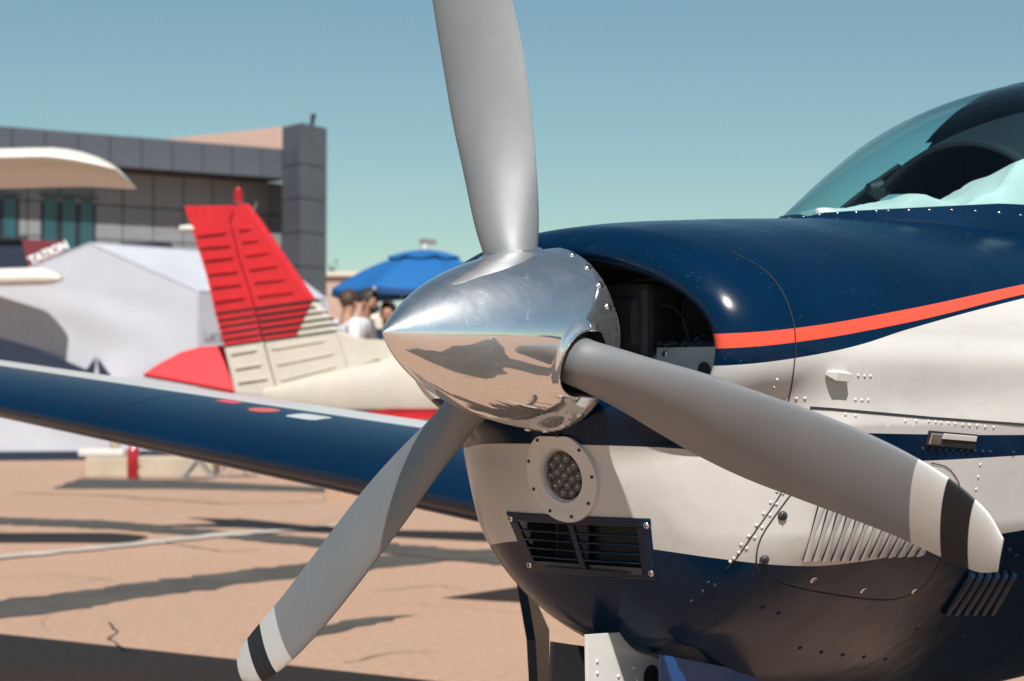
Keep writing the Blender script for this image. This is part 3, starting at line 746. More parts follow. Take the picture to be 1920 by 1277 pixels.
def airfoil(n=20, t=.14, camber=.02):
    u = (1 - np.cos(np.linspace(0, math.pi, n))) / 2
    y = 5 * t * (.2969 * np.sqrt(u) - .126 * u - .3516 * u ** 2 + .2843 * u ** 3 - .1015 * u ** 4); c = camber * 4 * u * (1 - u)
    return np.concatenate([u[::-1], u[1:-1]]), np.concatenate([(c + y)[::-1], (c - y)[1:-1]]), np.concatenate([u[::-1], -u[1:-1]])
def wing_mat():
    m, nt, lk, p = newmat('wing_paint'); at_ = nt.new('ShaderNodeAttribute'); at_.attribute_name = 'chord'; s = at_.outputs['Fac']
    a = mth(nt, lk, 'LESS_THAN', s, .31); b = mth(nt, lk, 'GREATER_THAN', s, -.085); f = mth(nt, lk, 'MULTIPLY', a, b)
    n1 = noise(nt, lk, 3, 5)
    c = mixc(nt, lk, f, ramp(nt, lk, n1.outputs[0], [(.3, (.54, .525, .505)), (.7, (.58, .565, .545))]).outputs[0], ramp(nt, lk, n1.outputs[0], [(.3, tuple(q * .85 for q in NAVY)), (.7, tuple(q * 1.1 for q in NAVY))]).outputs[0])
    lk.new(c, p.inputs['Base Color']); p.inputs['Roughness'].default_value = .28; p.inputs['Coat Weight'].default_value = .1; p.inputs['Specular IOR Level'].default_value = .3; p.inputs['Coat Roughness'].default_value = .06
    return m
M['wing'] = wing_mat()
def wing_sec(Y):
    t = (Y - .3) / 5.1; chord = 1.62 - .68 * t; thick = .150 - .022 * t
    u, y, sg = airfoil(26, thick, .018); le = 1.40 + .02 * t; z = .878 + .1135 * (Y - 1.55) - .058
    return np.array([[le + a * chord, Y, z + b * chord] for a, b in zip(u, y)]), sg
for sgn, nm in ((1, 'starboard wing with navy leading edge'), (-1, 'port wing')):
    secs = []; at_v = []
    for Y in list(np.linspace(.25, 5.2, 24)) + [5.3, 5.36, 5.39]:
        s_, sg = wing_sec(Y)
        if Y > 5.2:
            q = (5.4 - Y) / .2; c = s_.mean(0); s_[:, 2] = c[2] + (s_[:, 2] - c[2]) * max(q, .1) ** .5; s_[:, 0] = c[0] + (s_[:, 0] - c[0]) * (.93 + .07 * q)
        s_ = s_ * np.array([1, sgn, 1]); secs.append([tuple(q) for q in s_]); at_v += list(sg)
    mb = MB().loft(secs); o = mesh('wing', mb.V, mb.F, M['wing'], plane, True, label=nm)
    a_ = o.data.attributes.new('chord', 'FLOAT', 'POINT'); a_.data.foreach_set('value', np.array(at_v, np.float32))
    bm = bmesh.new(); bm.from_mesh(o.data); bmesh.ops.recalc_face_normals(bm, faces=bm.faces); bm.to_mesh(o.data); bm.free(); o.data.shade_smooth()
    if sgn == 1: wing = o
def wing_pt(Y, u, off=.0015):                                     # point on the upper front of the starboard wing
    s0, sg = wing_sec(Y); i = np.argsort(np.abs(sg - u))[:2]; A_, B_ = s0[i[0]], s0[i[1]]; d0, d1 = abs(sg[i[0]] - u), abs(sg[i[1]] - u)
    P_ = (A_ * d1 + B_ * d0) / (d0 + d1 + 1e-9); c = np.array([s0[:, 0].min() + .12, Y, s0[:, 2].mean()]); n = P_ - c; n[1] = 0; n /= np.linalg.norm(n)
    return P_ + n * off
def decal(name, m, Yc, uc, hw, hu, shape):
    V = []; ring_ = []
    n = 20
    for k in range(n):
        a = 2 * math.pi * k / n
        if shape == 'oval': y, u = math.cos(a), math.sin(a)
        else:
            c, s = math.cos(a), math.sin(a); q = (abs(c) ** 8 + abs(s) ** 8) ** (-1 / 8); y, u = c * q, s * q
        ring_.append((y, u))
    V = [wing_pt(Yc, uc, .002)]; F = []
    for j in (.5, 1.0):
        for (y, u) in ring_: V.append(wing_pt(Yc + y * hw * j, uc + u * hu * j, .002))
    for k in range(n): F += [(0, 1 + k, 1 + (k + 1) % n), (1 + k, 1 + n + k, 1 + n + (k + 1) % n, 1 + (k + 1) % n)]
    return mesh(name, V, F, m, wing, True)
M['decalred'] = mat('decal_red', (.62, .06, .09), .5); 
def wing_uv(px, py):                                              # which spot of the wing front shows at a photo pixel
    best = None
    for Y in np.arange(1.6, 3.2, .02):
        for u in np.arange(.02, .34, .01):
            q = wing_pt(Y, u) - CAM; D = q @ _d; e = (960 + FPX * (q @ _r) / D - px) ** 2 + 4 * (638.5 - FPX * (q @ _u) / D - py) ** 2
            if best is None or e < best[0]: best = (e, Y, u)
    return best[1], best[2]
for nm, m, q, hw_, hu, sh_ in (('warning_sticker', M['decalred'], (430, 754), .046, .020, 'box'), ('fuel_sticker', M['orange'], (495, 768), .054, .034, 'oval'), ('placard', M['baffle'], (575, 781), .066, .034, 'box')):
    Y_, u_ = wing_uv(*q); decal(nm, m, Y_, u_, hw_, hu, sh_)
# landing gear
def wheel(name, c, r, w, parent):
    mb = MB(); mb.lathe([(r * .55, -w / 2), (r * .9, -w / 2), (r, -w * .3), (r, w * .3), (r * .9, w / 2), (r * .55, w / 2)], 28, basis((0, 1, 0)))
    o = mb.build(name, M['rubber'], parent, True); o.location = c
    mb = MB(); mb.lathe([(.02, -w * .5), (r * .3, -w * .42), (r * .55, -w * .48), (r * .55, w * .48), (.02, w * .5)], 20, basis((0, 1, 0)))
    h_ = mb.build('wheel_hub', M['alu'], parent, True); h_.location = c
wheel('nose_wheel', (.60, .06, .19), .19, .13, plane)
MB().tube([(.60, -.04, .19), (.57, -.04, .42), (.55, .06, .66)], [.022, .03, .04], 12).build('nose_strut', M['white'], plane, True)
for s_ in (-1, 1):
    wheel('main_wheel', (2.35, s_ * 1.38, .20), .20, .15, plane)
    MB().tube([(2.35, s_ * 1.28, .2), (2.3, s_ * 1.25, .5), (2.25, s_ * 1.2, .85)], [.025, .035, .04], 10).build('main_strut', M['white'], plane, True)
# nose gear doors and leg structure seen below the chin
def dplate(name, pix, Yp, m, th=.006, nrm=(0, 1, 0)):
    poly = [onp(x, y, (0, Yp, 0), np.array(nrm, float)) for x, y in pix]
    return MB().prism(poly, np.array(nrm) * th).build(name, m, plane, bevel=.001)
dplate('gear_door', [(1100, 1190), (1240, 1180), (1310, 1185), (1330, 1240), (1325, 1420), (1104, 1420)], -.02, M['white'])
dplate('gear_door', [(1240, 1228), (1268, 1232), (1420, 1262), (1420, 1430), (1238, 1430)], -.11, M['litnavy'])
dplate('gear_bay_panel', [(1036, 1203), (1098, 1212), (1104, 1420), (1030, 1420)], .07, M['black'])
dplate('gear_door', [(985, 1090), (1003, 1120), (1030, 1180), (1034, 1420), (1016, 1420), (1004, 1200)], .20, M['navy'], .02, (-.5, .86, 0))
cyl = MB(); cyl.lathe([(.022, 0), (.022, -.003)], 20, basis((0, -1, 0))); o = cyl.build('door_hole', M['black'], plane); o.location = onp(1222, 1270, (0, -.0215, 0), np.array([0, 1., 0]))
for q in ((1120, 1240), (1120, 1262), (1190, 1252), (1160, 1268)): inst('rivet', RIV, plane, mat=frame(onp(*q, (0, -.021, 0), np.array([0, 1., 0])), (0, -1, 0), s=.8))
Ys = wing_uv(210, 770)[0]
sm = [wing_pt(Ys, u_, .0012) for u_ in np.linspace(-.12, .30, 26)]
mesh('panel_seam', [p_ + np.array([0, e_, 0]) for e_ in (-.002, .002) for p_ in sm], [(i, i + 1, 27 + i, 26 + i) for i in range(25)], M['seam'], wing, True)
# empennage
def surf(name, secs_, m, parent, t=.10):
    u, y, sg = airfoil(14, t, 0); L = []
    for (le, te, nrm) in secs_:
        le, te, nrm = map(np.array, (le, te, nrm)); c = te - le; cl = np.linalg.norm(c); L.append([tuple(le + c * a + nrm * b * cl) for a, b in zip(u, y)])
    return MB().loft(L).build(name, m, parent, True)
surf('tail_fin', [((5.55, 0, 1.35), (6.7, 0, 1.35), (0, 1, 0)), ((6.2, 0, 2.5), (6.75, 0, 2.5), (0, 1, 0))], M['navy'], plane)
for s_ in (-1, 1): surf('tailplane', [((5.7, s_ * .05, 1.38), (6.6, s_ * .05, 1.38), (0, 0, 1)), ((5.95, s_ * 1.8, 1.40), (6.55, s_ * 1.8, 1.40), (0, 0, 1))], M['white'], plane)
# white sunshade cloth lying on the dashboard
cx = []; F = []; nx, ny = 60, 40
top_ = []
for i in range(nx + 1):
    for j in range(ny + 1):
        u, v = i / nx, j / ny; x = .96 + .85 * u; y = -.44 + .86 * v
        w_ = .93 * EB * math.sqrt(max(.0004, 1 - ((EX - x) / EA) ** 2 - (.20 / EC) ** 2)); y = w_ * (2 * v - 1)
        hgt = .262 + .018 * (x - .9) + .098 * math.exp(-((x - 1.30 - .35 * (y + .3)) / .10) ** 2) * math.exp(-((y + .28) / .30) ** 2) + .014 * math.sin(26 * x + 9 * y) * math.exp(-((x - 1.05) / .13) ** 2) + .006 * math.sin(41 * x - 17 * y) + .0022 * math.sin(73 * x + 31 * y + 3 * math.sin(19 * y)) + .0018 * math.sin(58 * y - 47 * x) + .03 * min(1, max(0, (x - .97) / .1))
        hgt = min(hgt, EZ + EC * .97 * math.sqrt(max(0, 1 - ((EX - x) / EA) ** 2 - (y / EB) ** 2)))
        e_ = min(1, min(v, 1 - v) / .10); e_ = e_ * e_ * (3 - 2 * e_); hgt = .238 + (hgt - .238) * e_
        top_.append((x, y, HUB + hgt))
for i in range(nx):
    for j in range(ny): a = i * (ny + 1) + j; F.append((a, a + ny + 1, a + ny + 2, a + 1))
M['cloth'] = mat('white_cloth', (.78, .66, .60), .85, bmp=.1, bscale=30)
cl = mesh('sunshade_cloth', top_, F, M['cloth'], None, True, label='white cloth sunshade bunched up inside the navy aircraft windshield', cat='cloth')
s_ = cl.modifiers.new('thick', 'SOLIDIFY'); s_.thickness = .004

# ---------------------------------------------------------------- ground
def ground_mat():
    m, nt, lk, p = newmat('apron_asphalt')
    big = noise(nt, lk, .22, 5, .6); mid = noise(nt, lk, 1.7, 6, .65); fine = noise(nt, lk, 130, 3, .7); peb = noise(nt, lk, 420, 2, .5)
    c = ramp(nt, lk, big.outputs[0], [(.3, (0.3472, 0.2072, 0.1346)), (.72, (0.445, 0.2776, 0.1916))]).outputs[0]
    c = mixc(nt, lk, .28, c, ramp(nt, lk, mid.outputs[0], [(.3, (0.2937, 0.1782, 0.1223)), (.7, (0.4985, 0.3232, 0.2283))]).outputs[0])
    c = mixc(nt, lk, .55, c, ramp(nt, lk, fine.outputs[0], [(.32, (0.1246, 0.07874, 0.05708)), (.68, (0.6409, 0.431, 0.3181))]).outputs[0])
    gr_ = noise(nt, lk, 22, 6, .8); c = mixc(nt, lk, .38, c, ramp(nt, lk, gr_.outputs[0], [(.35, (0.1958, 0.1243, 0.08971)), (.65, (0.5518, 0.373, 0.2691))]).outputs[0])
    vo_ = nt.new('ShaderNodeTexVoronoi'); vo_.feature = 'DISTANCE_TO_EDGE'; vo_.inputs['Scale'].default_value = .42
    tc_ = nt.new('ShaderNodeTexCoord'); ds = noise(nt, lk, 1.3, 5, .65); add_ = nt.new('ShaderNodeVectorMath'); add_.operation = 'MULTIPLY_ADD'; add_.inputs[1].default_value = (1.1, 1.1, 0)
    lk.new(ds.outputs['Color'], add_.inputs[0]); lk.new(tc_.outputs['Object'], add_.inputs[2]); lk.new(add_.outputs[0], vo_.inputs['Vector'])
    ck = ramp(nt, lk, vo_.outputs['Distance'], [(.0, (1, 1, 1)), (.006, (0, 0, 0))]).outputs[0]; msk = ramp(nt, lk, noise(nt, lk, .35, 3).outputs[0], [(.50, (0, 0, 0)), (.60, (.75, .75, .75))]).outputs[0]
    c = mixc(nt, lk, mth(nt, lk, 'MULTIPLY', ck, msk), c, (0.08901, 0.05802, 0.04485))
    oil = ramp(nt, lk, noise(nt, lk, .9, 4, .6).outputs[0], [(.66, (0, 0, 0)), (.78, (.45, .45, .45))]).outputs[0]; c = mixc(nt, lk, oil, c, (0.178, 0.116, 0.08563))
    c = mixc(nt, lk, ramp(nt, lk, peb.outputs[0], [(.70, (0, 0, 0)), (.76, (.8, .8, .8))]).outputs[0], c, (0.5518, 0.4558, 0.3915))
    lk.new(c, p.inputs['Base Color']); p.inputs['Roughness'].default_value = .9; p.inputs['Specular IOR Level'].default_value = .25
    bump(nt, lk, p, fine.outputs[0], .5, .006)
    return m
M['ground'] = ground_mat()
def tar_mat(name, a, b):
    m, nt, lk, p = newmat(name); fine = noise(nt, lk, 110, 3, .75); mid = noise(nt, lk, 2.5, 5)
    c = ramp(nt, lk, fine.outputs[0], [(.3, a), (.7, b)]).outputs[0]; c = mixc(nt, lk, .35, c, ramp(nt, lk, mid.outputs[0], [(.3, a), (.7, tuple(q * 1.25 for q in b))]).outputs[0])
    lk.new(c, p.inputs['Base Color']); p.inputs['Roughness'].default_value = .9; p.inputs['Specular IOR Level'].default_value = .25; bump(nt, lk, p, fine.outputs[0], .5, .006); return m
M['tar'] = tar_mat('grey_asphalt_patch', (.028, .027, .025), (.098, .092, .084))
M['line'] = tar_mat('worn_white_line', (.26, .22, .185), (.50, .47, .43))
gx = [(-1800, -1800, 0), (1800, -1800, 0), (1800, 1800, 0), (-1800, 1800, 0)]
mesh('ground', gx, [(0, 1, 2, 3)], M['ground'], kind='structure')
def sheet(name, poly, m, z=.004, rough=.05, kind='structure', step=.25):
    P = [np.array(q[:2], float) for q in poly]; out = []
    for a, b in zip(P, P[1:] + P[:1]):
        k = max(1, int(np.linalg.norm(b - a) / step)); nrm = np.array([-(b - a)[1], (b - a)[0]]); nrm /= np.linalg.norm(nrm) + 1e-9
        for i in range(k): out.append(a + (b - a) * i / k + nrm * (RNG.normal() * rough if i else 0))
    return mesh(name, [(q[0], q[1], z) for q in out], [tuple(range(len(out)))], m, kind=kind)
def strip(name, top, bot, m, z=.004, rough=.03): return sheet(name, [gnd(*q) for q in top] + [gnd(*q) for q in bot[::-1]], m, z, rough, step=.09)
strip('repair_strip', [(-40, 1132), (120, 1112), (330, 1085), (520, 1062), (700, 1045), (830, 1034), (960, 1028)], [(-40, 1165), (120, 1146), (330, 1113), (520, 1088), (700, 1068), (830, 1053), (960, 1043)], M['tar'])
strip('repair_strip', [(-40, 970), (200, 978), (420, 997), (600, 1010), (780, 1024), (1000, 1046), (1200, 1066)], [(-40, 982), (200, 992), (420, 1009), (600, 1027), (780, 1044), (1000, 1066), (1200, 1090)], M['tar'], .0075)
strip('repair_strip', [(150, 898), (330, 900), (560, 912), (800, 924), (1000, 934)], [(100, 917), (330, 917), (560, 922), (800, 933), (1000, 943)], M['tar'])
strip('repair_strip', [(570, 1180), (640, 1165), (700, 1158), (785, 1154)], [(570, 1198), (640, 1186), (700, 1172), (740, 1160)], M['tar'])
strip('painted_line', [(-40, 1046), (150, 1030), (330, 1010), (430, 999), (560, 992), (640, 984)], [(-40, 1053), (150, 1036), (330, 1017), (430, 1007), (560, 997), (640, 987)], M['line'], .011, .02)
def seal(pix, w):
    P = [gnd(*q)[:2] for q in pix]; pts = []
    for a, b in zip(P, P[1:]):
        k = max(2, int(np.linalg.norm(b - a) / .12)); pts += [a + (b - a) * i / k + RNG.normal(size=2) * .012 for i in range(k)]
    pts = np.array(pts); T = np.gradient(pts, axis=0); Nn = np.stack([-T[:, 1], T[:, 0]], 1); Nn /= np.linalg.norm(Nn, axis=1)[:, None] + 1e-9; wv = w * (.5 + RNG.random(len(pts)))[:, None]
    L = pts + Nn * wv / 2; R = pts - Nn * wv / 2; n = len(pts)
    mesh('apron_crack', [(*q, .0055) for q in L] + [(*q, .0055) for q in R], [(i, i + 1, n + i + 1, n + i) for i in range(n - 1)], M['tar'], kind='structure')
seal([(204, 1168), (212, 1186), (209, 1205), (234, 1223), (285, 1231)], .010); seal([(-30, 1085), (110, 1078), (240, 1092)], .008); seal([(640, 1245), (760, 1222), (860, 1229)], .008)
seal([(260, 1012), (420, 1035), (520, 1030)], .02); seal([(700, 1110), (820, 1098), (900, 1110)], .01); seal([(20, 925), (200, 930), (420, 945), (640, 940)], .05)
# grey resurfaced area ahead of the aircraft, mirrored in its spinner
sheet('asphalt_patch', [(-.62, .12), (-.85, -.6), (-.72, -1.1), (-.95, -2.4), (-.75, -3.6), (-.6, -8), (-.5, -16), (0, -16), (.05, -5.7), (.15, -1.95), (.85, -1.45), (1.6, -1.9), (3.2, -4.2), (3.6, -4.0), (1.9, -1.4), (.8, -1.1), (.1, -1.2), (0, -.45), (-.12, -.38), (-.4, -.2)], M['tar'], .004, .025, step=.15)
sheet('painted_line', [(-.42, -9), (-.25, -9), (-.15, -30), (-.5, -30)], M['line'], .008, .01, step=.5)
M['hill'] = mat('distant_hills', (.075, .085, .07), .95, var=.3, vscale=.03)
V = []; F = []; n = 240
for i in range(n):
    a = 2 * math.pi * i / n; hgt = 7 + 5 * math.sin(a * 3 + 1) + 3 * math.sin(a * 11) + 2 * math.sin(a * 29 + 2) + 1.2 * RNG.normal()
    for r_, z in ((900, -2), (960, max(hgt, 3)), (1300, -2)): V.append((r_ * math.cos(a), r_ * math.sin(a), z))
for i in range(n):
    j = (i + 1) % n
    for k in (0, 1): F.append((i * 3 + k, j * 3 + k, j * 3 + k + 1, i * 3 + k + 1))
mesh('hills', V, F, M['hill'], kind='structure')

# ---------------------------------------------------------------- terminal building
M['panel'] = mat('grey_clad_panel', (.082, .093, .113), .42, var=.10, vscale=1.2, spec=.4)
M['panelw'] = mat('light_clad_panel', (.215, .225, .24), .45, var=.08, vscale=1.2)
M['letter'] = mat('white_lettering', (.75, .74, .74), .6)
M['gap'] = mat('panel_gap', (.03, .033, .04), .8)
M['pane'] = mat('window_pane', (.02, .075, .095), .06, var=.2, vscale=.8, spec=.8)
M['frame'] = mat('window_frame', (.02, .022, .03), .4)
M['terra'] = mat('terracotta_render', (.42, .285, .235), .85, var=.06, vscale=2, bmp=.1)
bl = empty('terminal_building', (0, 0, 0), label='dark grey panel clad two storey building with corner tower', cat='building')
FA = camxy(lat(530, 60), 60.0); FB = camxy(lat(0, 54.9), 54.9)      # along the front, at the fascia plane
fd = (FB - FA); FLEN = np.linalg.norm(fd); fd /= FLEN               # runs left
fn = np.array([-fd[1], fd[0], 0]); fn *= np.sign(np.dot(fn, CAM - FA))
def FP(s, z, o): return FA + fd * s + fn * o + np.array([0, 0, z])
Rf = Matrix((Vector(fd), Vector(fn), Vector((0, 0, 1)))).transposed()
zF0, zF1 = 7.15, 8.0
pw = .92
MB().box(FP(11.1, (zF0 + zF1) / 2, -.75), (22.6, 1.4, zF1 - zF0 - .03), Rf).build('fascia_core', M['gap'], bl)
pm = {}
def panel(w, h, m, d=.04):
    k = (round(w, 3), round(h, 3), m.name)
    if k not in pm:
        o = MB().box((0, 0, 0), (w - .035, d, h - .035)).build('panel', m, None); b = o.data; bpy.data.objects.remove(o); pm[k] = b
    return pm[k]
def put(name, me, s, z, o): return inst(name, me, bl, mat=Matrix.Translation(Vector(FP(s, z, o))) @ Rf.to_4x4())
for i in range(24): put('fascia_panel', panel(pw, zF1 - zF0, M['panel']), -.2 + pw * (i + .5), (zF0 + zF1) / 2, 0)
# wall set back under the fascia
SET = -1.05; ph = .92
MB().box(FP(10.2, zF0 / 2, SET - .30), (24.4, .5, zF0), Rf).build('wall_core', M['gap'], bl)
wins = [(8.15, 10.85, 3.35, 6.3), (11.9, 14.8, 3.35, 6.3)]
wins = []
def wall_s(px):                                                     # where a photo column meets the set-back wall
    P = onp(px, 500, FP(0, 0, SET), fn); return np.dot(P - FA, fd)
def wall_z(px, py): return onp(px, py, FP(0, 0, SET), fn)[2]
for (xa, xb, ya, yb) in ((76, 178, 366, 470), (-70, 34, 362, 470)):
    wins.append((wall_s(xb), wall_s(xa), 1.9, wall_z((xa + xb) / 2, ya)))
nrow = 8
for r_ in range(nrow):
    z1 = zF0 - r_ * ph; z0 = z1 - ph
    for i in range(-2, 24):
        s0 = -.2 + pw * i; s1 = s0 + pw; zc = (z0 + z1) / 2
        cuts = [w for w in wins if s1 > w[0] + .05 and s0 < w[1] - .05 and zc < w[3] and zc > w[2]]
        if cuts:
            w = cuts[0]
            if s0 < w[0] - .1: put('wall_panel', panel(w[0] - s0, ph, M['panelw']), (s0 + w[0]) / 2, zc, SET)
            if s1 > w[1] + .1: put('wall_panel', panel(s1 - w[1], ph, M['panelw']), (s1 + w[1]) / 2, zc, SET)
            continue
        put('wall_panel', panel(pw, ph, M['panelw']), (s0 + s1) / 2, zc, SET)
for w in wins:
    cx_, cz_ = (w[0] + w[1]) / 2, (w[2] + w[3]) / 2
    wd, hd = w[1] - w[0], w[3] - w[2]
    win = MB().box(FP(cx_, cz_, SET - .02), (wd, .06, hd), Rf).build('window', M['frame'], bl)
    nP = 3
    for k in range(nP):
        MB().box(FP(w[0] + wd * (k + .5) / nP, cz_, SET + .015), (wd / nP - .16, .03, hd - .16), Rf).build('pane', M['pane'], win)
    MB().box(FP(cx_, w[3] - .04, SET + .10), (wd, .26, .07), Rf).build('window_hood', M['panel'], win)
# corner tower
tw = 2.05; TC = camxy(lat(565, 59.0), 59.0)                         # front corner of the tower
zT = 1.09 + (745 - 229) / FPX * 59.0
td2 = -fd; tn2 = fn
tl = np.array([_r[0] * .8 + _dh[0] * .6, _r[1] * .8 + _dh[1] * .6, 0]); 
ta = fd * 1.0                                                       # left face direction
TA = TC; TB = camxy(lat(610, 60.2), 60.2); dr = TB - TA; wr = np.linalg.norm(dr); dr /= wr
TL = camxy(lat(530, 59.9), 59.9); dl = TL - TA; wl2 = np.linalg.norm(dl); dl /= wl2
D4 = TL + (TB - TA)
tower = MB().prism([TA, TB, D4, TL], (0, 0, zT)).build('corner_tower', M['gap'], bl)
for (o_, dv, wv) in ((TA, dr, wr), (TA, dl, wl2)):
    nv = np.array([-dv[1], dv[0], 0]); nv *= np.sign(np.dot(nv, CAM - TA)); Rt = Matrix((Vector(dv), Vector(nv), Vector((0, 0, 1)))).transposed()
    rows = 7; hh = [zT * .0 + (zT - 1.05) / 6] * 6
    zz0 = zT
    for r_ in range(9):
        hr = 1.12 if r_ == 0 else (zT - 1.12) / 8
        for k, (a, b) in enumerate(((0, .68), (.68, 1.0))):
            MB().box(o_ + dv * wv * (a + b) / 2 + nv * .02 + np.array([0, 0, zz0 - hr / 2]), (wv * (b - a) - .03, .04, hr - .03), Rt).build('tower_panel', M['panel'], bl)
        zz0 -= hr
MB().prism([camxy(lat(288, 63), 63, 1.09 + (745 - 262) / FPX * 63), camxy(lat(531, 63), 63, 1.09 + (745 - 236) / FPX * 63), camxy(lat(531, 63), 63, 7.4), camxy(lat(288, 63), 63, 7.4)], -_dh * -.4).build('rear_parapet', M['terra'], bl)
MB().box(FP(11.6, 3.7, -4.9), (21, 6.6, 7.4), Rf).build('building_block', M['panelw'], bl)
# roof masts and camera
for px, ytop, yb, D in ((78, 60, 236, 56), (542, -40, 230, 60.5)):
    p0 = camxy(lat(px, D), D, 1.09 + (745 - yb) / FPX * D - 1.4); p1 = camxy(lat(px, D), D, 1.09 + (745 - ytop) / FPX * D)
    MB().tube([p0, p1], [.006, .004], 6).build('roof_mast', M['mast'], bl)
p0 = camxy(lat(584, 59.6), 59.6, zT)
MB().tube([p0, p0 + np.array([0, 0, .12])], .05, 8).add(*[(lambda m: (m.V, m.F))(MB().tube([p0 + np.array([0, 0, .05]), p0 + np.array([.06, 0, .32])], [.06, .075], 8))][0]).build('roof_camera', M['frame'], bl)

# ---------------------------------------------------------------- white tent
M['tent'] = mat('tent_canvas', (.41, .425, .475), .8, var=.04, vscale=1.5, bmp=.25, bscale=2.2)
M['print'] = mat('tent_print_navy', (.004, .012, .035), .6); M['print2'] = mat('tent_print_grey', (.18, .20, .23), .7)
tent = empty('marquee_tent', (0, 0, 0), label='large white canvas tent with gable end behind the red tail', cat='tent')
TN = camxy(lat(370, 38), 38); TLc = camxy(lat(-40, 37), 37); TR = camxy(lat(612, 41.2), 41.2); TF = TLc + (TR - TN)
ez, rz_ = 2.96, 3.76
def up(p, z): return np.array([p[0], p[1], z])
gm = (TN + TLc) / 2; gm2 = (TR + TF) / 2 + _r * .75
def cloth(name, A, B, C_, D_, m, sag=.05, n=14, wr=.02):           # quad A-B bottom, D-C top, rippled
    V = []; F = []; nrm = np.cross(B - A, D_ - A); nrm /= np.linalg.norm(nrm)
    for i in range(n + 1):
        for j in range(n + 1):
            u, v = i / n, j / n; P_ = (A * (1 - u) + B * u) * (1 - v) + (D_ * (1 - u) + C_ * u) * v
            e = math.sin(math.pi * u) * math.sin(math.pi * v); P_ = P_ + nrm * (e * (-sag) + e * wr * math.sin(9 * u + 4 * v + 2 * math.sin(7 * v)))
            V.append(P_)
    for i in range(n):
        for j in range(n): a = i * (n + 1) + j; F.append((a, a + n + 1, a + n + 2, a + 1))
    return mesh(name, V, F, m, tent, True)
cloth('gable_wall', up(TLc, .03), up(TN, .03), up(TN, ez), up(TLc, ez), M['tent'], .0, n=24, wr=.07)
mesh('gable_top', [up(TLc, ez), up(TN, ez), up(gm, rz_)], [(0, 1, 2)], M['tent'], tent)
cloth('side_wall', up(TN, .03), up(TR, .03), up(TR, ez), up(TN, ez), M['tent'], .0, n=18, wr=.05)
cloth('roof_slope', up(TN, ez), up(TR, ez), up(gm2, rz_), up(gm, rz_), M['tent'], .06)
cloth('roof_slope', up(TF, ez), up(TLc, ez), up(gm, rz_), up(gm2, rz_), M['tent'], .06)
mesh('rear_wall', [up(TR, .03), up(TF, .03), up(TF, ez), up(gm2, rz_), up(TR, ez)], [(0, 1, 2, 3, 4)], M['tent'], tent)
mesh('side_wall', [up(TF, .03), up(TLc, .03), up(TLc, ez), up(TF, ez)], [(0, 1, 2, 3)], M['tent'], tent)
MB().tube([up(TN, 0), up(TN, ez)], .035, 8).build('tent_pole', M['tent'], tent); MB().tube([up(TR, 0), up(TR, ez)], .035, 8).build('tent_pole', M['tent'], tent); MB().tube([up(TLc, 0), up(TLc, ez)], .035, 8).build('tent_pole', M['tent'], tent)
for a_, b_ in ((up(TLc, ez), up(gm, rz_)), (up(TN, ez), up(gm, rz_)), (up(gm, rz_), up(gm2, rz_)), (up(TN, ez), up(TR, ez)), (up(TR, ez), up(gm2, rz_))):
    MB().tube([a_, b_], .014, 8).build('roof_piping', M['tent'], tent, True)
gN = np.cross(TN - TLc, np.array([0, 0, 1.])); gN /= np.linalg.norm(gN); gN *= np.sign(np.dot(gN, CAM - TN))
sN = np.cross(TR - TN, np.array([0, 0, 1.])); sN /= np.linalg.norm(sN); sN *= np.sign(np.dot(sN, CAM - TN))
MB().prism([up(TLc, .0) + gN * .02, up(TN, 0) + gN * .02, up(TN, .16) + gN * .02, up(TLc, .16) + gN * .02], -gN * .02).build('ground_skirt', M['print'], tent)
def gprint(name, pix, m, off=.045): return mesh(name, [onp(x, y, TN + gN * off, gN) for x, y in pix], [tuple(range(len(pix)))], m, tent)
gprint('printed_band', [(-60, 618), (0, 635), (60, 652), (110, 671), (165, 694), (176, 712), (60, 712), (-60, 712)], M['print'])
gprint('printed_logo', [(180, 668), (155, 702), (150, 722), (173, 722)], M['print']); gprint('printed_logo', [(182, 669), (207, 703), (215, 722), (187, 722)], M['print'])
def text(name, body, size, P0, xd, n, m, parent=None, ext=.002, bold=0.0):
    cu = bpy.data.curves.new(name, 'FONT'); cu.body = body; cu.size = size; cu.extrude = ext; cu.offset = bold
    o = bpy.data.objects.new(name, cu); COL.objects.link(o); dg = bpy.context.evaluated_depsgraph_get(); me = bpy.data.meshes.new_from_object(o.evaluated_get(dg)); bpy.data.objects.remove(o)
    me.materials.clear(); me.materials.append(m); xd = Vector(xd).normalized(); n = Vector(n).normalized(); y = n.cross(xd)
    return inst(name, me, parent, mat=Matrix.Translation(Vector(P0)) @ Matrix((xd, y, n)).transposed().to_4x4())
sd = TR - TN; sd /= np.linalg.norm(sd)
text('printed_lettering', "Let's", .27, onp(383, 638, TN + sN * .03, sN), sd, sN, M['print2'], tent)
gd = TN - TLc; gd /= np.linalg.norm(gd)

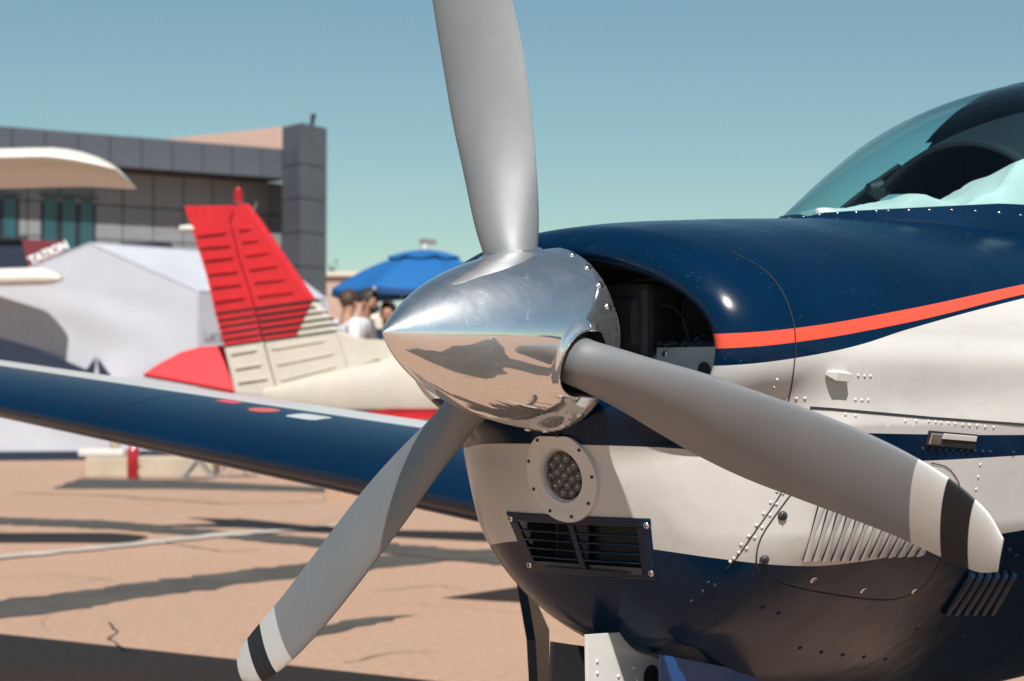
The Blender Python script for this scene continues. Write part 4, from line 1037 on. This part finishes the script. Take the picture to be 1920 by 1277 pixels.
# ---------------------------------------------------------------- banner and dark booth beside the tent
M['maroon'] = mat('maroon_banner', (.135, .010, .022), .6, var=.1); 
bn = empty('banner', camxy(lat(80, 42), 42), label='maroon banner with white lettering between the dark booth and the tent', cat='banner')
bn.location = (0, 0, 0)
BP = camxy(lat(80, 42), 42); bnN = (CAM - BP); bnN[2] = 0; bnN /= np.linalg.norm(bnN)
poly = [onp(x, y, BP, bnN) for x, y in [(40, 449), (120, 452), (120, 545), (66, 545)]]
MB().prism(poly, -bnN * .05).build('banner_cloth', M['maroon'], bn)
for s_ in ((66, 545), (119, 545)):
    q = onp(*s_, BP, bnN) - bnN * .02; MB().tube([up(q, 0), q], .03, 8).build('banner_post', M['grey'], bn)
ld = onp(112, 470, BP, bnN) - onp(58, 494, BP, bnN)
text('lettering', 'TATION', .215, onp(58, 496, BP + bnN * .012, bnN), ld, bnN, M['letter'], bn, bold=.012)
KP = camxy(lat(20, 44), 44)
kb = empty('exhibition_booth', (0, 0, 0), label='dark navy box booth at the left edge behind the white wing tip', cat='booth')
MB().prism([camxy(lat(-160, 43.5), 43.5), camxy(lat(50, 43.5), 43.5), camxy(lat(56, 46.5), 46.5), camxy(lat(-160, 46.5), 46.5)], (0, 0, 1.09 + (745 - 450) / FPX * 43.5)).build('booth_wall', M['print'], kb)
MB().prism([camxy(lat(-162, 43.4), 43.4, 4.25), camxy(lat(51, 43.4), 43.4, 4.25), camxy(lat(57, 46.6), 46.6, 4.25), camxy(lat(-162, 46.6), 46.6, 4.25)], (0, 0, .06)).build('booth_roof', M['frame'], kb)
# dark solar panel / roof box behind the tent ridge
rb = empty('roof_box', (0, 0, 0), label='low dark roof of a kiosk showing above the tent ridge', cat='kiosk')
MB().prism([camxy(lat(225, 47), 47, 3.9), camxy(lat(318, 47), 47, 3.9), camxy(lat(330, 50), 50, 3.9), camxy(lat(215, 50), 50, 3.9)], (0, 0, .55)).build('kiosk_roof', M['print'], rb)
MB().prism([camxy(lat(228, 47.2), 47.2), camxy(lat(315, 47.2), 47.2), camxy(lat(322, 49.5), 49.5), camxy(lat(222, 49.5), 49.5)], (0, 0, 3.9)).build('kiosk_wall', M['grey'], rb)

# ---------------------------------------------------------------- high-wing aircraft whose wing tips reach in from the left
M['wingwhite'] = mat('white_wing_paint', (.58, .55, .50), .4, var=.06, vscale=3)
def high_wing(name, label, tipx, D, zl, zr, chord, thick, drop, fus_l, tiltz=0.0, sweep=0.0):
    t = empty(name, (0, 0, 0), label=label, cat='aircraft', group='white high wing aircraft parked on the left')
    u, y, sg = airfoil(18, thick, .03); secs = []
    l1 = lat(tipx, D)
    for k in range(14):
        s_ = [0, .03, .08, .16, .26, .36, .46, .6, .8, 1.2, 2, 3.5, 5, fus_l][k]
        sc = math.sqrt(max(.0, 1 - (1 - min(1, s_ / .46)) ** 2)) if s_ < .46 else 1
        sc = max(sc, .12); dz = -drop * (1 - min(1, s_ / .5)) ** 1.6; cd = chord * (.62 + .38 * min(1, s_ / .40) ** .6)
        z = zr + (zl - zr) * s_ + dz
        sec = []
        for a, b in zip(u, y): sec.append(camxy(l1 - s_, D + sweep * s_ + a * cd, z + (b * sc) * chord + tiltz * a * cd))
        secs.append(sec)
    MB().loft(secs).build('wing', M['wingwhite'], t, True)
    lf = l1 - fus_l
    prof = [(-2.1, .12, 1.15), (-1.9, .36, 1.15), (-.8, .5, 1.2), (.2, .58, 1.5), (1.2, .58, 1.5), (2.2, .45, 1.4), (4.2, .2, 1.35), (5.4, .08, 1.4)]
    ztop = zl * fus_l * 0 + (zr + (zl - zr) * fus_l) 
    L = []
    for dx, w_, zc in prof:
        hh = w_ * 1.1; L.append([camxy(lf + w_ * math.cos(a), D + .3 + dx, zc * ztop / 2.6 + hh * math.sin(a)) for a in np.linspace(0, 2 * math.pi, 17)[:-1]])
    MB().loft(L).build('fuselage', M['wingwhite'], t, True)
    MB().tube([camxy(lf + .5, D + .4, .9), camxy(lf + fus_l * .45, D + .4, ztop - .05)], .04, 8).build('wing_strut', M['wingwhite'], t)
    for s_ in (-1.2, 1.2):
        MB().tube([camxy(lf + s_ * .4, D + .9, .9), camxy(lf + s_, D + .9, .25)], .04, 8).build('gear_leg', M['wingwhite'], t)
        mb = MB(); mb.lathe([(.1, -.07), (.2, -.07), (.22, 0), (.2, .07), (.1, .07)], 16, basis(tuple(_r))); o = mb.build('wheel', M['rubber'], t, True); o.location = camxy(lf + s_, D + .9, .22)
    mb = MB(); mb.lathe([(.08, -.06), (.17, -.06), (.19, 0), (.17, .06), (.08, .06)], 16, basis(tuple(_r))); o = mb.build('wheel', M['rubber'], t, True); o.location = camxy(lf, D - 1.5, .19)
    MB().tube([camxy(lf, D - 1.5, .19), camxy(lf, D - 1.4, 1.0)], .04, 8).build('gear_leg', M['wingwhite'], t)
    MB().prism([camxy(lf, D + 4.6, 1.5), camxy(lf, D + 5.7, 1.5), camxy(lf, D + 5.9, 2.7), camxy(lf, D + 5.3, 2.7)], _r * .06).build('tail_fin', M['wingwhite'], t)
    return t
z14 = lambda y, D: 1.09 + (745 - y) / FPX * D
high_wing('high_wing_aircraft', 'white high wing aircraft with its drooped wing tip in front of the building', 214, 14.0, z14(296, 14.0), z14(288, 14.0), 1.3, .125, .10, 5.3, tiltz=-.055)
high_wing('high_wing_aircraft', 'white high wing aircraft with thick rounded wing tip touching the tent outline', 112, 36.25, z14(519, 36), z14(516, 36), .62, .48, .04, 5.4, sweep=.0)

# raised walkway behind the red tailed aircraft
wk = [camxy(lat(610, 23.0), 23.0), camxy(lat(960, 23.0), 23.0), camxy(lat(960, 25.0), 25.0), camxy(lat(615, 25.0), 25.0)]
MB().prism(wk, (0, 0, .44)).build('raised_walkway', M['ground'], None, kind='structure')

# ---------------------------------------------------------------- red and cream aircraft behind
PSI = math.radians(28); ph_ = _r * math.cos(PSI) - _dh * math.sin(PSI); pn_ = -_dh * math.cos(PSI) - _r * math.sin(PSI); up3 = np.array([0, 0, 1.])
PB = camxy(lat(522, 17.0), 17.0)
def PP(px, py, off=0.0): return onp(px, py, PB + pn_ * off, pn_)
pip = empty('parked_aircraft', (0, 0, 0), label='cream light aircraft with a red tail fin and black stripes', cat='aircraft')
def slab(name, pix, m, t=.05, off=0.0, parent=pip): return MB().prism([PP(x, y, off + t / 2) for x, y in pix], -pn_ * t).build(name, m, parent, bevel=.006)
hinge = [(429, 419), (446, 485), (470, 560.5), (491, 636), (520, 743)]
rud = slab('rudder', [(344, 386), (439, 385), (441, 392), (432, 407), (429, 419), (446, 485), (470, 560.5), (491, 639.5), (420, 650), (403, 588), (387.5, 519), (363, 440)], M['red'], .045)
rud2 = slab('rudder', [(491, 640.5), (519, 743), (442.6, 738), (420, 651)], M['cream'], .05)
fin = slab('tail_fin', [(441, 385), (452, 381), (460, 383), (474, 402), (511.5, 457), (542.5, 502), (585.6, 564), (573, 591), (556, 629), (494.5, 639), (473, 560.5), (449, 485), (432, 419), (436, 406)], M['red'], .075)
fin2 = slab('tail_fin', [(586.2, 565), (604.6, 588), (629, 619), (651, 692), (522, 744), (494.5, 640), (556, 630), (573.5, 591)], M['cream'], .085)
slab('dorsal_fillet', [(629, 620), (673, 636), (760, 639), (860, 650), (860, 690), (708, 674), (652, 692.5)], M['cream'], .095)
def bead(parent, a, b, m):
    z = lambda q: (260 + q[0] / 2.902, 340 + q[1] / 2.902)
    p0 = PP(*z(a), .034 if parent in (rud, rud2) else .046); p1 = PP(*z(b), .034 if parent in (rud, rud2) else .046)
    MB().tube([p0, p0 * .93 + p1 * .07, p0 * .07 + p1 * .93, p1], [.002, .0075, .0075, .002], 8).build('stiffening_bead', m, parent, True)
for a, b in [((320, 295), (480, 275)), ((330, 360), (500, 345)), ((355, 430), (515, 410)), ((375, 505), (540, 487)), ((395, 575), (560, 557)), ((410, 655), (580, 630))]: bead(rud, a, b, M['red'])
for a, b in [((500, 940), (645, 915)), ((525, 1020), (670, 995)), ((540, 1095), (705, 1070))]: bead(rud2, a, b, M['cream'])
for a, b in [((545, 265), (610, 255)), ((560, 330), (655, 318)), ((580, 405), (710, 385)), ((600, 480), (755, 457)), ((625, 550), (800, 530)), ((645, 625), (845, 600))]: bead(fin, a, b, M['red'])
for a, b in [((720, 915), (1020, 865)), ((750, 1000), (1070, 935)), ((770, 1085), (1080, 1005))]: bead(fin2, a, b, M['cream'])
for k, (a, b) in enumerate([((420, 722), (950, 650)), ((432, 760), (965, 685)), ((440, 795), (998, 715)), ((450, 830), (1030, 748)), ((458, 866), (1055, 780)), ((466, 900), (1075, 815))]):
    A = (260 + a[0] / 2.902, 340 + a[1] / 2.902); B = (260 + b[0] / 2.902, 340 + b[1] / 2.902)
    hx = np.interp((A[1] + B[1]) / 2 + 4, [q[1] for q in hinge], [q[0] for q in hinge]); hy = A[1] + (B[1] - A[1]) * (hx - A[0]) / (B[0] - A[0])
    slab('black_stripe', [(A[0], A[1] - 2.9), (hx - 1.5, hy - 2.9), (hx - 1.5, hy + 2.9), (A[0], A[1] + 2.9)], M['black'], .053, parent=rud)
    slab('black_stripe', [(hx + 1.5, hy - 2.9), (B[0], B[1] - 2.7), (B[0], B[1] + 2.7), (hx + 1.5, hy + 2.9)], M['black'], .090, parent=fin)
MB().lathe([(.04, 0), (.034, .09), (.025, .115), (.001, .12)], 16).build('beacon', mat('beacon_red', (.30, .008, .012), .25), pip, True).location = PP(446.5, 379)
bq = PP(349, 429, .0); MB().tube([bq - ph_ * .05, bq + ph_ * .06, bq + ph_ * .13], [.03, .035, .01], 10).build('tail_light', M['white'], pip, True)
MB().tube([bq, bq - ph_ * .6 - up3 * .07], .004, 5).build('antenna_wire', M['grey'], pip)
MB().tube([PP(482, 379), PP(474, 400)], .006, 6).build('antenna_mast', M['grey'], pip)
# all-moving tailplane, tilted
st = [(267.6, 701), (283, 690), (301, 679), (339, 659), (377, 649), (420, 646), (440, 733), (329, 712)]
sn = -_dh * .80 + up3 * .6; sP = camxy(lat(420, 17.2), 17.2, 1.2)
MB().prism([onp(x, y, sP, sn) for x, y in st], -sn / np.linalg.norm(sn) * .05).build('tailplane', M['red'], pip, bevel=.012)
L = []
for x, zt, zb, w_ in [(-.12, 1.16, 1.0, .05), (0, 1.18, .95, .10), (.6, 1.30, .88, .20), (1.2, 1.42, .82, .30), (2.0, 1.50, .74, .42), (2.8, 1.52, .68, .52), (4.2, 1.55, .64, .57), (5.4, 1.45, .62, .58), (6.2, 1.35, .66, .50), (6.9, 1.25, .75, .36), (7.1, 1.15, .85, .2)]:
    c = PB + ph_ * x; zc, hh = (zt + zb) / 2, (zt - zb) / 2
    L.append([c + pn_ * w_ * np.sign(math.cos(a)) * abs(math.cos(a)) ** .8 + up3 * (zc + hh * np.sign(math.sin(a)) * abs(math.sin(a)) ** .8) for a in np.linspace(0, 2 * math.pi, 25)[:-1]])
MB().loft(L).build('fuselage', M['cream'], pip, True)
L = []
for x, zt, w_ in [(3.4, 1.5, .3), (3.8, 1.85, .42), (4.4, 1.98, .48), (5.2, 1.96, .48), (5.8, 1.7, .45), (6.2, 1.38, .4)]:
    c = PB + ph_ * x; L.append([c + pn_ * w_ * q + up3 * zz_ for q, zz_ in ((1.08, 1.2), (1.05, 1.4), (.9, zt - .06), (.7, zt), (-.7, zt), (-.9, zt - .06), (-1.05, 1.4), (-1.08, 1.2))])
MB().loft(L).build('cabin', M['cream'], pip, True)
for xa, xb in ((3.85, 4.4), (4.5, 5.05), (5.15, 5.6)):
    for s_ in (1, -1): MB().prism([PB + ph_ * x + pn_ * s_ * w_ + up3 * z for x, z, w_ in ((xa, 1.5, .53), (xb, 1.5, .53), (xb - .06, 1.8, .49), (xa + .12, 1.8, .49))], pn_ * s_ * .02).build('cabin_window', M['pane'], pip)
for s_ in (1, -1):
    u_, y_, sg = airfoil(14, .13, .02)
    MB().loft([[PB + ph_ * (5.9 - a * 1.6) + pn_ * s_ * Y + up3 * (.72 + .11 * (Y - .5) + b * 1.6) for a, b in zip(u_, y_)] for Y in (.45, 2.5, 4.6, 4.75)]).build('wing', M['cream'], pip, True)
    MB().tube([PB + ph_ * 5.1 + pn_ * s_ * 1.5 + up3 * .75, PB + ph_ * 5.1 + pn_ * s_ * 1.5 + up3 * .2], .04, 8).build('gear_leg', M['cream'], pip)
    mb = MB(); mb.lathe([(.08, -.07), (.19, -.07), (.2, 0), (.19, .07), (.08, .07)], 16, basis(tuple(pn_))); o = mb.build('wheel', M['rubber'], pip, True); o.location = PB + ph_ * 5.1 + pn_ * s_ * 1.5 + up3 * .2
mb = MB(); mb.lathe([(.07, -.06), (.16, -.06), (.17, 0), (.16, .06), (.07, .06)], 16, basis(tuple(pn_))); o = mb.build('wheel', M['rubber'], pip, True); o.location = PB + ph_ * 6.7 + up3 * .17
MB().tube([PB + ph_ * 6.7 + up3 * .17, PB + ph_ * 6.6 + up3 * .8], .035, 8).build('gear_leg', M['cream'], pip)
for s_ in (1, -1):
    for z, hgt, m in ((.93, .075, M['red']), (.985, .015, M['black'])):
        MB().prism([PB + ph_ * x + pn_ * s_ * (w_ + .008) + up3 * (z + q) for x, w_, q in ((.75, .215, 0), (1.2, .292, 0), (2.0, .415, 0), (2.8, .512, 0), (2.8, .512, hgt), (2.0, .415, hgt), (1.2, .292, hgt), (.75, .215, hgt * .4))], pn_ * s_ * .008).build('side_stripe', m, pip)

# ---------------------------------------------------------------- blue parasol
def parasol_mat():
    m, nt, lk, p = newmat('blue_parasol_cloth'); p.inputs['Base Color'].default_value = (.003, .10, .30, 1); p.inputs['Roughness'].default_value = .7
    return m
M['para'] = parasol_mat()
UC = camxy(lat(796, 26.5), 26.5); R_ = 1.17
um = empty('parasol', tuple(UC), label='blue vented parasol with white finial behind the spinner tip', cat='parasol')
def canopy(r0, r1, zfun, n=8, m=10):
    V = []; F = []; seg = n * 8
    for i in range(m + 1):
        r_ = r0 + (r1 - r0) * i / m
        for k in range(seg):
            a = 2 * math.pi * (k + .5 * 0) / seg + .25; ph0 = (k % 8) / 8; sagf = 1 - .09 * math.sin(math.pi * ph0)
            V.append((r_ * sagf * math.cos(a), r_ * sagf * math.sin(a), zfun(r_) - .03 * math.sin(math.pi * ph0) * r_ / r1))
    for i in range(m):
        for k in range(seg): F.append((i * seg + k, i * seg + (k + 1) % seg, (i + 1) * seg + (k + 1) % seg, (i + 1) * seg + k))
    return V, F
zr, za = z14(545, 26.5), z14(470, 26.5)
prof = lambda r_: za - .035 - (za - zr - .035) * (r_ / R_) ** 1.75
V, F = canopy(.36, R_, prof); mesh('canopy', V, F, M['para'], um, True)
V, F = canopy(.03, .47, lambda r_: prof(r_) + .045); mesh('vent_canopy', V, F, M['para'], um, True)
V, F = canopy(R_, R_ + .001, lambda r_: prof(R_) if r_ <= R_ else prof(R_) - .07, m=1); mesh('valance', V, F, mat('parasol_valance', (.002, .05, .16), .7), um, True)
MB().tube([(0, 0, 0), (0, 0, za)], .02, 10).build('pole', M['white'], um, True)
MB().lathe([(.03, za - .02), (.045, za + .03), (.04, za + .07), (.001, za + .09)], 14).build('finial', M['white'], um, True)
MB().lathe([(.28, 0), (.28, .06), (.05, .12), (.04, .3)], 20).build('base', M['grey'], um, True)
for k in range(8):
    a = 2 * math.pi * k / 8 + .25; MB().tube([(.02, 0, za - .08), (R_ * math.cos(a), R_ * math.sin(a), prof(R_) - .01)], .006, 6).build('rib', M['white'], um)
    MB().lathe([(.018, 0), (.018, .03), (.001, .04)], 8).build('rib_tip', M['white'], um).location = (R_ * math.cos(a), R_ * math.sin(a), prof(R_) - .04)
fl = empty('floodlight_mast', tuple(camxy(lat(798, 70), 70)), label='distant floodlight mast just above the parasol finial', cat='mast')
MB().tube([(0, 0, 0), (0, 0, z14(458, 70))], .06, 8).build('mast_pole', M['grey'], fl); MB().box((.1, 0, z14(453, 70)), (.5, .3, .16)).build('lamp_head', M['grey'], fl)

# ---------------------------------------------------------------- people
M['skin'] = mat('skin', (.33, .17, .11), .55, var=.05); M['hair'] = mat('dark_hair', (.022, .014, .010), .6); M['hair2'] = mat('brown_hair', (.045, .022, .012), .6)
M['tee'] = mat('white_tshirt', (.58, .59, .62), .85, var=.04, bmp=.1, bscale=25); M['jeans'] = mat('dark_trousers', (.02, .03, .06), .8); M['navytop'] = mat('navy_top', (.012, .025, .06), .8)
def skinned(name, J, E_, m, parent, sub=2):
    me = bpy.data.meshes.new(name); me.from_pydata([j[0] for j in J], E_, []); o = bpy.data.objects.new(name, me); COL.objects.link(o); o.parent = parent
    sk = o.modifiers.new('skin', 'SKIN'); sk.use_smooth_shade = True
    for v, j in zip(me.skin_vertices[0].data, J): v.radius = (j[1], j[2] if len(j) > 2 else j[1])
    me.skin_vertices[0].data[0].use_root = True
    s = o.modifiers.new('sub', 'SUBSURF'); s.levels = sub; s.render_levels = sub; me.materials.append(m); return o
def person(loc, face, h, lean, label, topm, hairm, longhair, beard, arms):
    s = h / 1.75; f = Vector((math.cos(face), math.sin(face), 0)); r_ = Vector((f.y, -f.x, 0)); u = Vector((0, 0, 1))
    root = empty('person', tuple(loc), label=label, cat='person')
    def q(fw, rt, z): return tuple((f * fw + r_ * rt + u * z) * s)
    ln = lean
    pel, chest, neck, head, crown = q(0, 0, .95), q(ln * .6, 0, 1.30), q(ln, 0, 1.48), q(ln + .05, 0, 1.60), q(ln + .04, 0, 1.70)
    J = [(pel, .14 * s, .11 * s), (q(ln * .3, 0, 1.12), .135 * s, .10 * s), (chest, .15 * s, .11 * s), (neck, .055 * s), (head, .085 * s), (crown, .075 * s)]
    E_ = [(0, 1), (1, 2), (2, 3), (3, 4), (4, 5)]
    limbs = {}
    for sd in (-1, 1):
        b = len(J); J += [(q(ln * .8, sd * .19, 1.40), .058 * s), (q(ln * .8 + arms[0], sd * .235, 1.14), .043 * s), (q(ln * .8 + arms[1], sd * .17, arms[2]), .031 * s), (q(ln * .8 + arms[1] + .08, sd * .14, arms[2] - .01), .034 * s, .018 * s)]
        E_ += [(2, b), (b, b + 1), (b + 1, b + 2), (b + 2, b + 3)]
        for k in range(4):
            c = len(J); oy = (-.024 + .016 * k); J.append((q(ln * .8 + arms[1] + .13, sd * .14 + oy, arms[2] - .02), .009 * s)); J.append((q(ln * .8 + arms[1] + .165 - .012 * abs(k - 1.5), sd * .14 + oy, arms[2] - .035), .008 * s)); E_ += [(b + 3, c), (c, c + 1)]
        c = len(J); J.append((q(ln * .8 + arms[1] + .09, sd * .14 - sd * .05, arms[2] - .01), .010 * s)); E_.append((b + 3, c))
        c = len(J); J += [(q(0, sd * .10, .88), .085 * s), (q(.03, sd * .11, .48), .058 * s), (q(-.01, sd * .11, .09), .042 * s), (q(.13, sd * .12, .035), .035 * s)]
        E_ += [(0, c), (c, c + 1), (c + 1, c + 2), (c + 2, c + 3)]
        limbs[sd] = (b, c)
    skinned('body', J, E_, M['skin'], root)
    J2 = [(q(-.0, 0, .90), .155 * s, .125 * s), (q(ln * .3, 0, 1.12), .15 * s, .118 * s), (chest, .165 * s, .128 * s), (q(ln * .92, 0, 1.43), .085 * s)]; E2 = [(0, 1), (1, 2), (2, 3)]
    for sd in (-1, 1):
        b = len(J2); J2 += [(q(ln * .8, sd * .20, 1.39), .078 * s), (q(ln * .8 + arms[0] * .75, sd * .235, 1.19), .070 * s)]; E2 += [(2, b), (b, b + 1)]
    skinned('shirt', J2, E2, topm, root)
    J3 = [(q(0, 0, .95), .15 * s, .12 * s)]; E3 = []
    for sd in (-1, 1):
        b = len(J3); J3 += [(q(0, sd * .10, .86), .10 * s), (q(.03, sd * .11, .48), .075 * s), (q(-.01, sd * .11, .10), .062 * s)]; E3 += [(0, b), (b, b + 1), (b + 1, b + 2)]
    skinned('trousers', J3, E3, M['jeans'], root)
    hc = Vector(q(ln + .035, 0, 1.655)); V = []; F = []; n, mm = 20, 10
    for i in range(mm + 1):
        th = math.pi * .58 * i / mm
        for k in range(n):
            a = 2 * math.pi * k / n; rr = .112 * s * (1 + .05 * math.sin(5 * a + 3 * th)); fr = math.cos(a); cut = 1.0 if fr < .3 else max(.35, 1 - (fr - .3) * 1.0)
            t2 = th * cut; V.append(hc + (f * math.cos(a) * 1.05 + r_ * math.sin(a) * .85) * rr * math.sin(t2) + u * rr * math.cos(t2) * 1.08)
    for i in range(mm):
        for k in range(n): F.append((i * n + k, i * n + (k + 1) % n, (i + 1) * n + (k + 1) % n, (i + 1) * n + k))
    mesh('hair', V, F, hairm, root, True)
    if longhair:
        MB().tube([hc + u * .03, hc - f * .07 * s - u * .10 * s, hc - f * .10 * s - u * .26 * s, hc - f * .09 * s - u * .40 * s], [.085 * s, .085 * s, .065 * s, .03 * s], 14).build('long_hair', hairm, root, True)
    if beard:
        bc = Vector(q(ln + .095, 0, 1.555)); MB().lathe([(.001, -.055 * s), (.045 * s, -.035 * s), (.066 * s, .0), (.06 * s, .03 * s)], 14).build('beard', hairm, root, True).location = bc
    MB().lathe([(.014 * s, -.02 * s), (.016 * s, -.012 * s), (.006 * s, .025 * s)], 8).build('nose', M['skin'], root, True).location = q(ln + .145, 0, 1.60)
    for sd in (-1, 1):
        MB().lathe([(.001, -.008), (.010, 0), (.001, .008)], 8).build('eye', M['black'], root, True).location = q(ln + .128, sd * .033, 1.635)
        MB().lathe([(.006, -.03), (.02, 0), (.006, .03)], 8).build('ear', M['skin'], root, True).location = q(ln + .03, sd * .092, 1.61)
    return root
camdir = math.atan2(-_dh[1], -_dh[0])
rdir = math.atan2(_r[1], _r[0])
def spot(px, D, z=0.0): return camxy(lat(px, D), D, z)
person(spot(652, 23.4, .44), rdir - .35, 1.80, .20, 'bearded man in a white t-shirt leaning on the red tailed aircraft', M['tee'], M['hair'], False, True, (.03, .22, 1.14))
person(spot(650, 24.3, .44), rdir + .9, 1.84, .0, 'person with brown hair standing behind the bearded man', M['tee'], M['hair2'], False, False, (.05, .16, .98))
person(spot(731, 23.6, .44), camdir - .25, 1.68, .03, 'person with long dark hair in a navy top beside the spinner tip', M['navytop'], M['hair'], True, False, (.05, .16, .98))

# ---------------------------------------------------------------- white van, far shed and tree
van = empty('parked_van', (0, 0, 0), label='white van parked under the blue parasol behind the people', cat='van')
vo = camxy(lat(604, 31), 31); vr = _r * .93 + _dh * .36; vr[2] = 0; vr /= np.linalg.norm(vr); vb = np.cross(up3, vr)
def VP(x, y, z): return vo + vr * x + vb * y + up3 * z
prof_v = [(0, .35), (0, 1.0), (.12, 1.25), (.75, 2.28), (1.1, 2.36), (4.3, 2.36), (4.5, 2.2), (4.55, .35)]
MB().prism([VP(x, 0, z) for x, z in prof_v], vb * 1.75).build('van_body', M['cream'], van, bevel=.04)
for xa, xb in ((1.0, 1.75), (1.9, 2.9), (3.0, 4.1)):
    MB().prism([VP(xa, -.01, 1.45), VP(xb, -.01, 1.45), VP(xb, -.01, 2.1), VP(xa + (.35 if xa == 1.0 else 0), -.01, 2.1)], vb * .02).build('van_window', M['pane'], van)
MB().prism([VP(.16, .12, 1.32), VP(.70, .12, 2.2), VP(.70, 1.63, 2.2), VP(.16, 1.63, 1.32)], up3 * .02 - vr * .03).build('windscreen', M['pane'], van)
for x in (.85, 3.6):
    for y in (.05, 1.6):
        mb = MB(); mb.lathe([(.15, -.1), (.32, -.1), (.34, 0), (.32, .1), (.15, .1)], 20, basis(tuple(vb))); o = mb.build('wheel', M['rubber'], van, True); o.location = VP(x, y, .34)
for y in (.2, 1.5): MB().box(VP(-.01, y, .85), (.05, .25, .16)).build('headlight', M['alu'], van)
sh = empty('distant_shed', (0, 0, 0), label='small beige flat roofed shed right of the building tower', cat='shed')
MB().prism([camxy(lat(600, 90), 90), camxy(lat(700, 90), 90), camxy(lat(710, 95), 95), camxy(lat(600, 95), 95)], (0, 0, z14(518, 90))).build('shed_wall', M['terra'], sh)
MB().prism([camxy(lat(598, 89.8), 89.8, z14(518, 90)), camxy(lat(702, 89.8), 89.8, z14(518, 90)), camxy(lat(712, 95.2), 95.2, z14(518, 90)), camxy(lat(598, 95.2), 95.2, z14(518, 90))], (0, 0, .2)).build('shed_roof', M['cream'], sh)
tr_ = empty('distant_tree', tuple(camxy(lat(628, 110), 110)), label='small dark tree showing above the beige shed', cat='tree')
MB().tube([(0, 0, 0), (.1, 0, 3), (-.1, .1, 6.2)], [.3, .2, .08], 8).build('trunk', mat('bark', (.06, .04, .03), .9), tr_, True)
V = []; F = []
for i in range(900):
    a, b = RNG.uniform(0, 2 * math.pi), RNG.normal(size=3); c = np.array([0, 0, 5.9]) + b * np.array([.55, .55, .75]); d1 = RNG.normal(size=3) * .12; d2 = RNG.normal(size=3) * .12; k = len(V); V += [c, c + d1, c + d1 + d2, c + d2]; F.append((k, k + 1, k + 2, k + 3))
mesh('crown', V, F, mat('leaf', (.04, .065, .03), .8, var=.4, vscale=2), tr_)

# ---------------------------------------------------------------- concrete blocks, extinguisher and folding furniture under the wing
M['conc'] = mat('pale_concrete', (.40, .335, .255), .9, var=.12, vscale=3, bmp=.3, bscale=20)
D0 = 29.4
def blk(xa, xb, ya, yb, D, depth, label):
    A, B = camxy(lat(xa, D), D), camxy(lat(xb, D), D); z1 = (yb - ya) / FPX * D
    o = MB().prism([A, B, B + _dh * depth, A + _dh * depth], (0, 0, z1)).build('concrete_block', M['conc'], None, bevel=.02); prop(o, label, 'block', 'concrete ballast blocks by the tent'); return z1
blk(160, 248, 856, 895, D0, .7, 'left pale concrete ballast block with white tray on top'); zt_ = blk(252, 400, 856, 895, D0 - .1, .7, 'right pale concrete ballast block behind the fire extinguisher')
ex = empty('fire_extinguisher', tuple(camxy(lat(250, 28.9), 28.9)), label='red fire extinguisher standing in front of the concrete blocks', cat='extinguisher')
MB().lathe([(.06, 0), (.075, .02), (.078, .36), (.05, .43), (.028, .45)], 20).build('cylinder', mat('extinguisher_red', (.33, .008, .014), .3, coat=.5), ex, True)
MB().lathe([(.03, .45), (.03, .50), (.04, .51), (.035, .545)], 12).build('valve', M['alu'], ex, True); MB().box((.03, 0, .56), (.13, .025, .02)).build('handle', M['black'], ex); MB().tube([(.03, 0, .48), (.1, .02, .4), (.1, .03, .15)], .011, 8).build('hose', M['black'], ex, True)
ty = MB(); T0 = camxy(lat(196, D0 + .25), D0 + .25, zt_); ty.box((0, 0, .05), (.62, .5, .10)); o = ty.build('tray', M['white'], None, bevel=.02, label='shallow white tray lying on the left concrete block', cat='tray'); o.location = T0 + up3 * .005; o.rotation_euler = (0, 0, rdir)
jr = MB().lathe([(.06, 0), (.068, .02), (.068, .19), (.05, .22), (.05, .24)], 16).build('tin', M['conc'], None, True, label='small beige tin beside the white tray', cat='tin'); jr.location = camxy(lat(216, D0 + .1), D0 + .1, zt_ + .105)
def folding_table(loc, w, d, h, rz, label):
    t = empty('folding_table', tuple(loc), rz, label=label, cat='table', group='folding tables under the wing')
    MB().box((0, 0, h), (w, d, .03)).build('table_top', M['grey'], t)
    for s_ in (-1, 1):
        MB().tube([(-w * .42, s_ * d * .4, 0), (w * .42, s_ * d * .4, h)], .014, 8).build('leg', M['grey'], t); MB().tube([(w * .42, s_ * d * .4, 0), (-w * .42, s_ * d * .4, h)], .014, 8).build('leg', M['grey'], t)
    MB().tube([(0, -d * .4, h / 2), (0, d * .4, h / 2)], .012, 8).build('stretcher', M['grey'], t)
folding_table(spot(372, 28.6), .5, .4, .52, rdir, 'dark folding table with crossed legs beside the concrete blocks')
folding_table(spot(445, 29.5), .55, .4, .55, rdir + .5, 'dark folding table with crossed legs in the wing shadow further right')
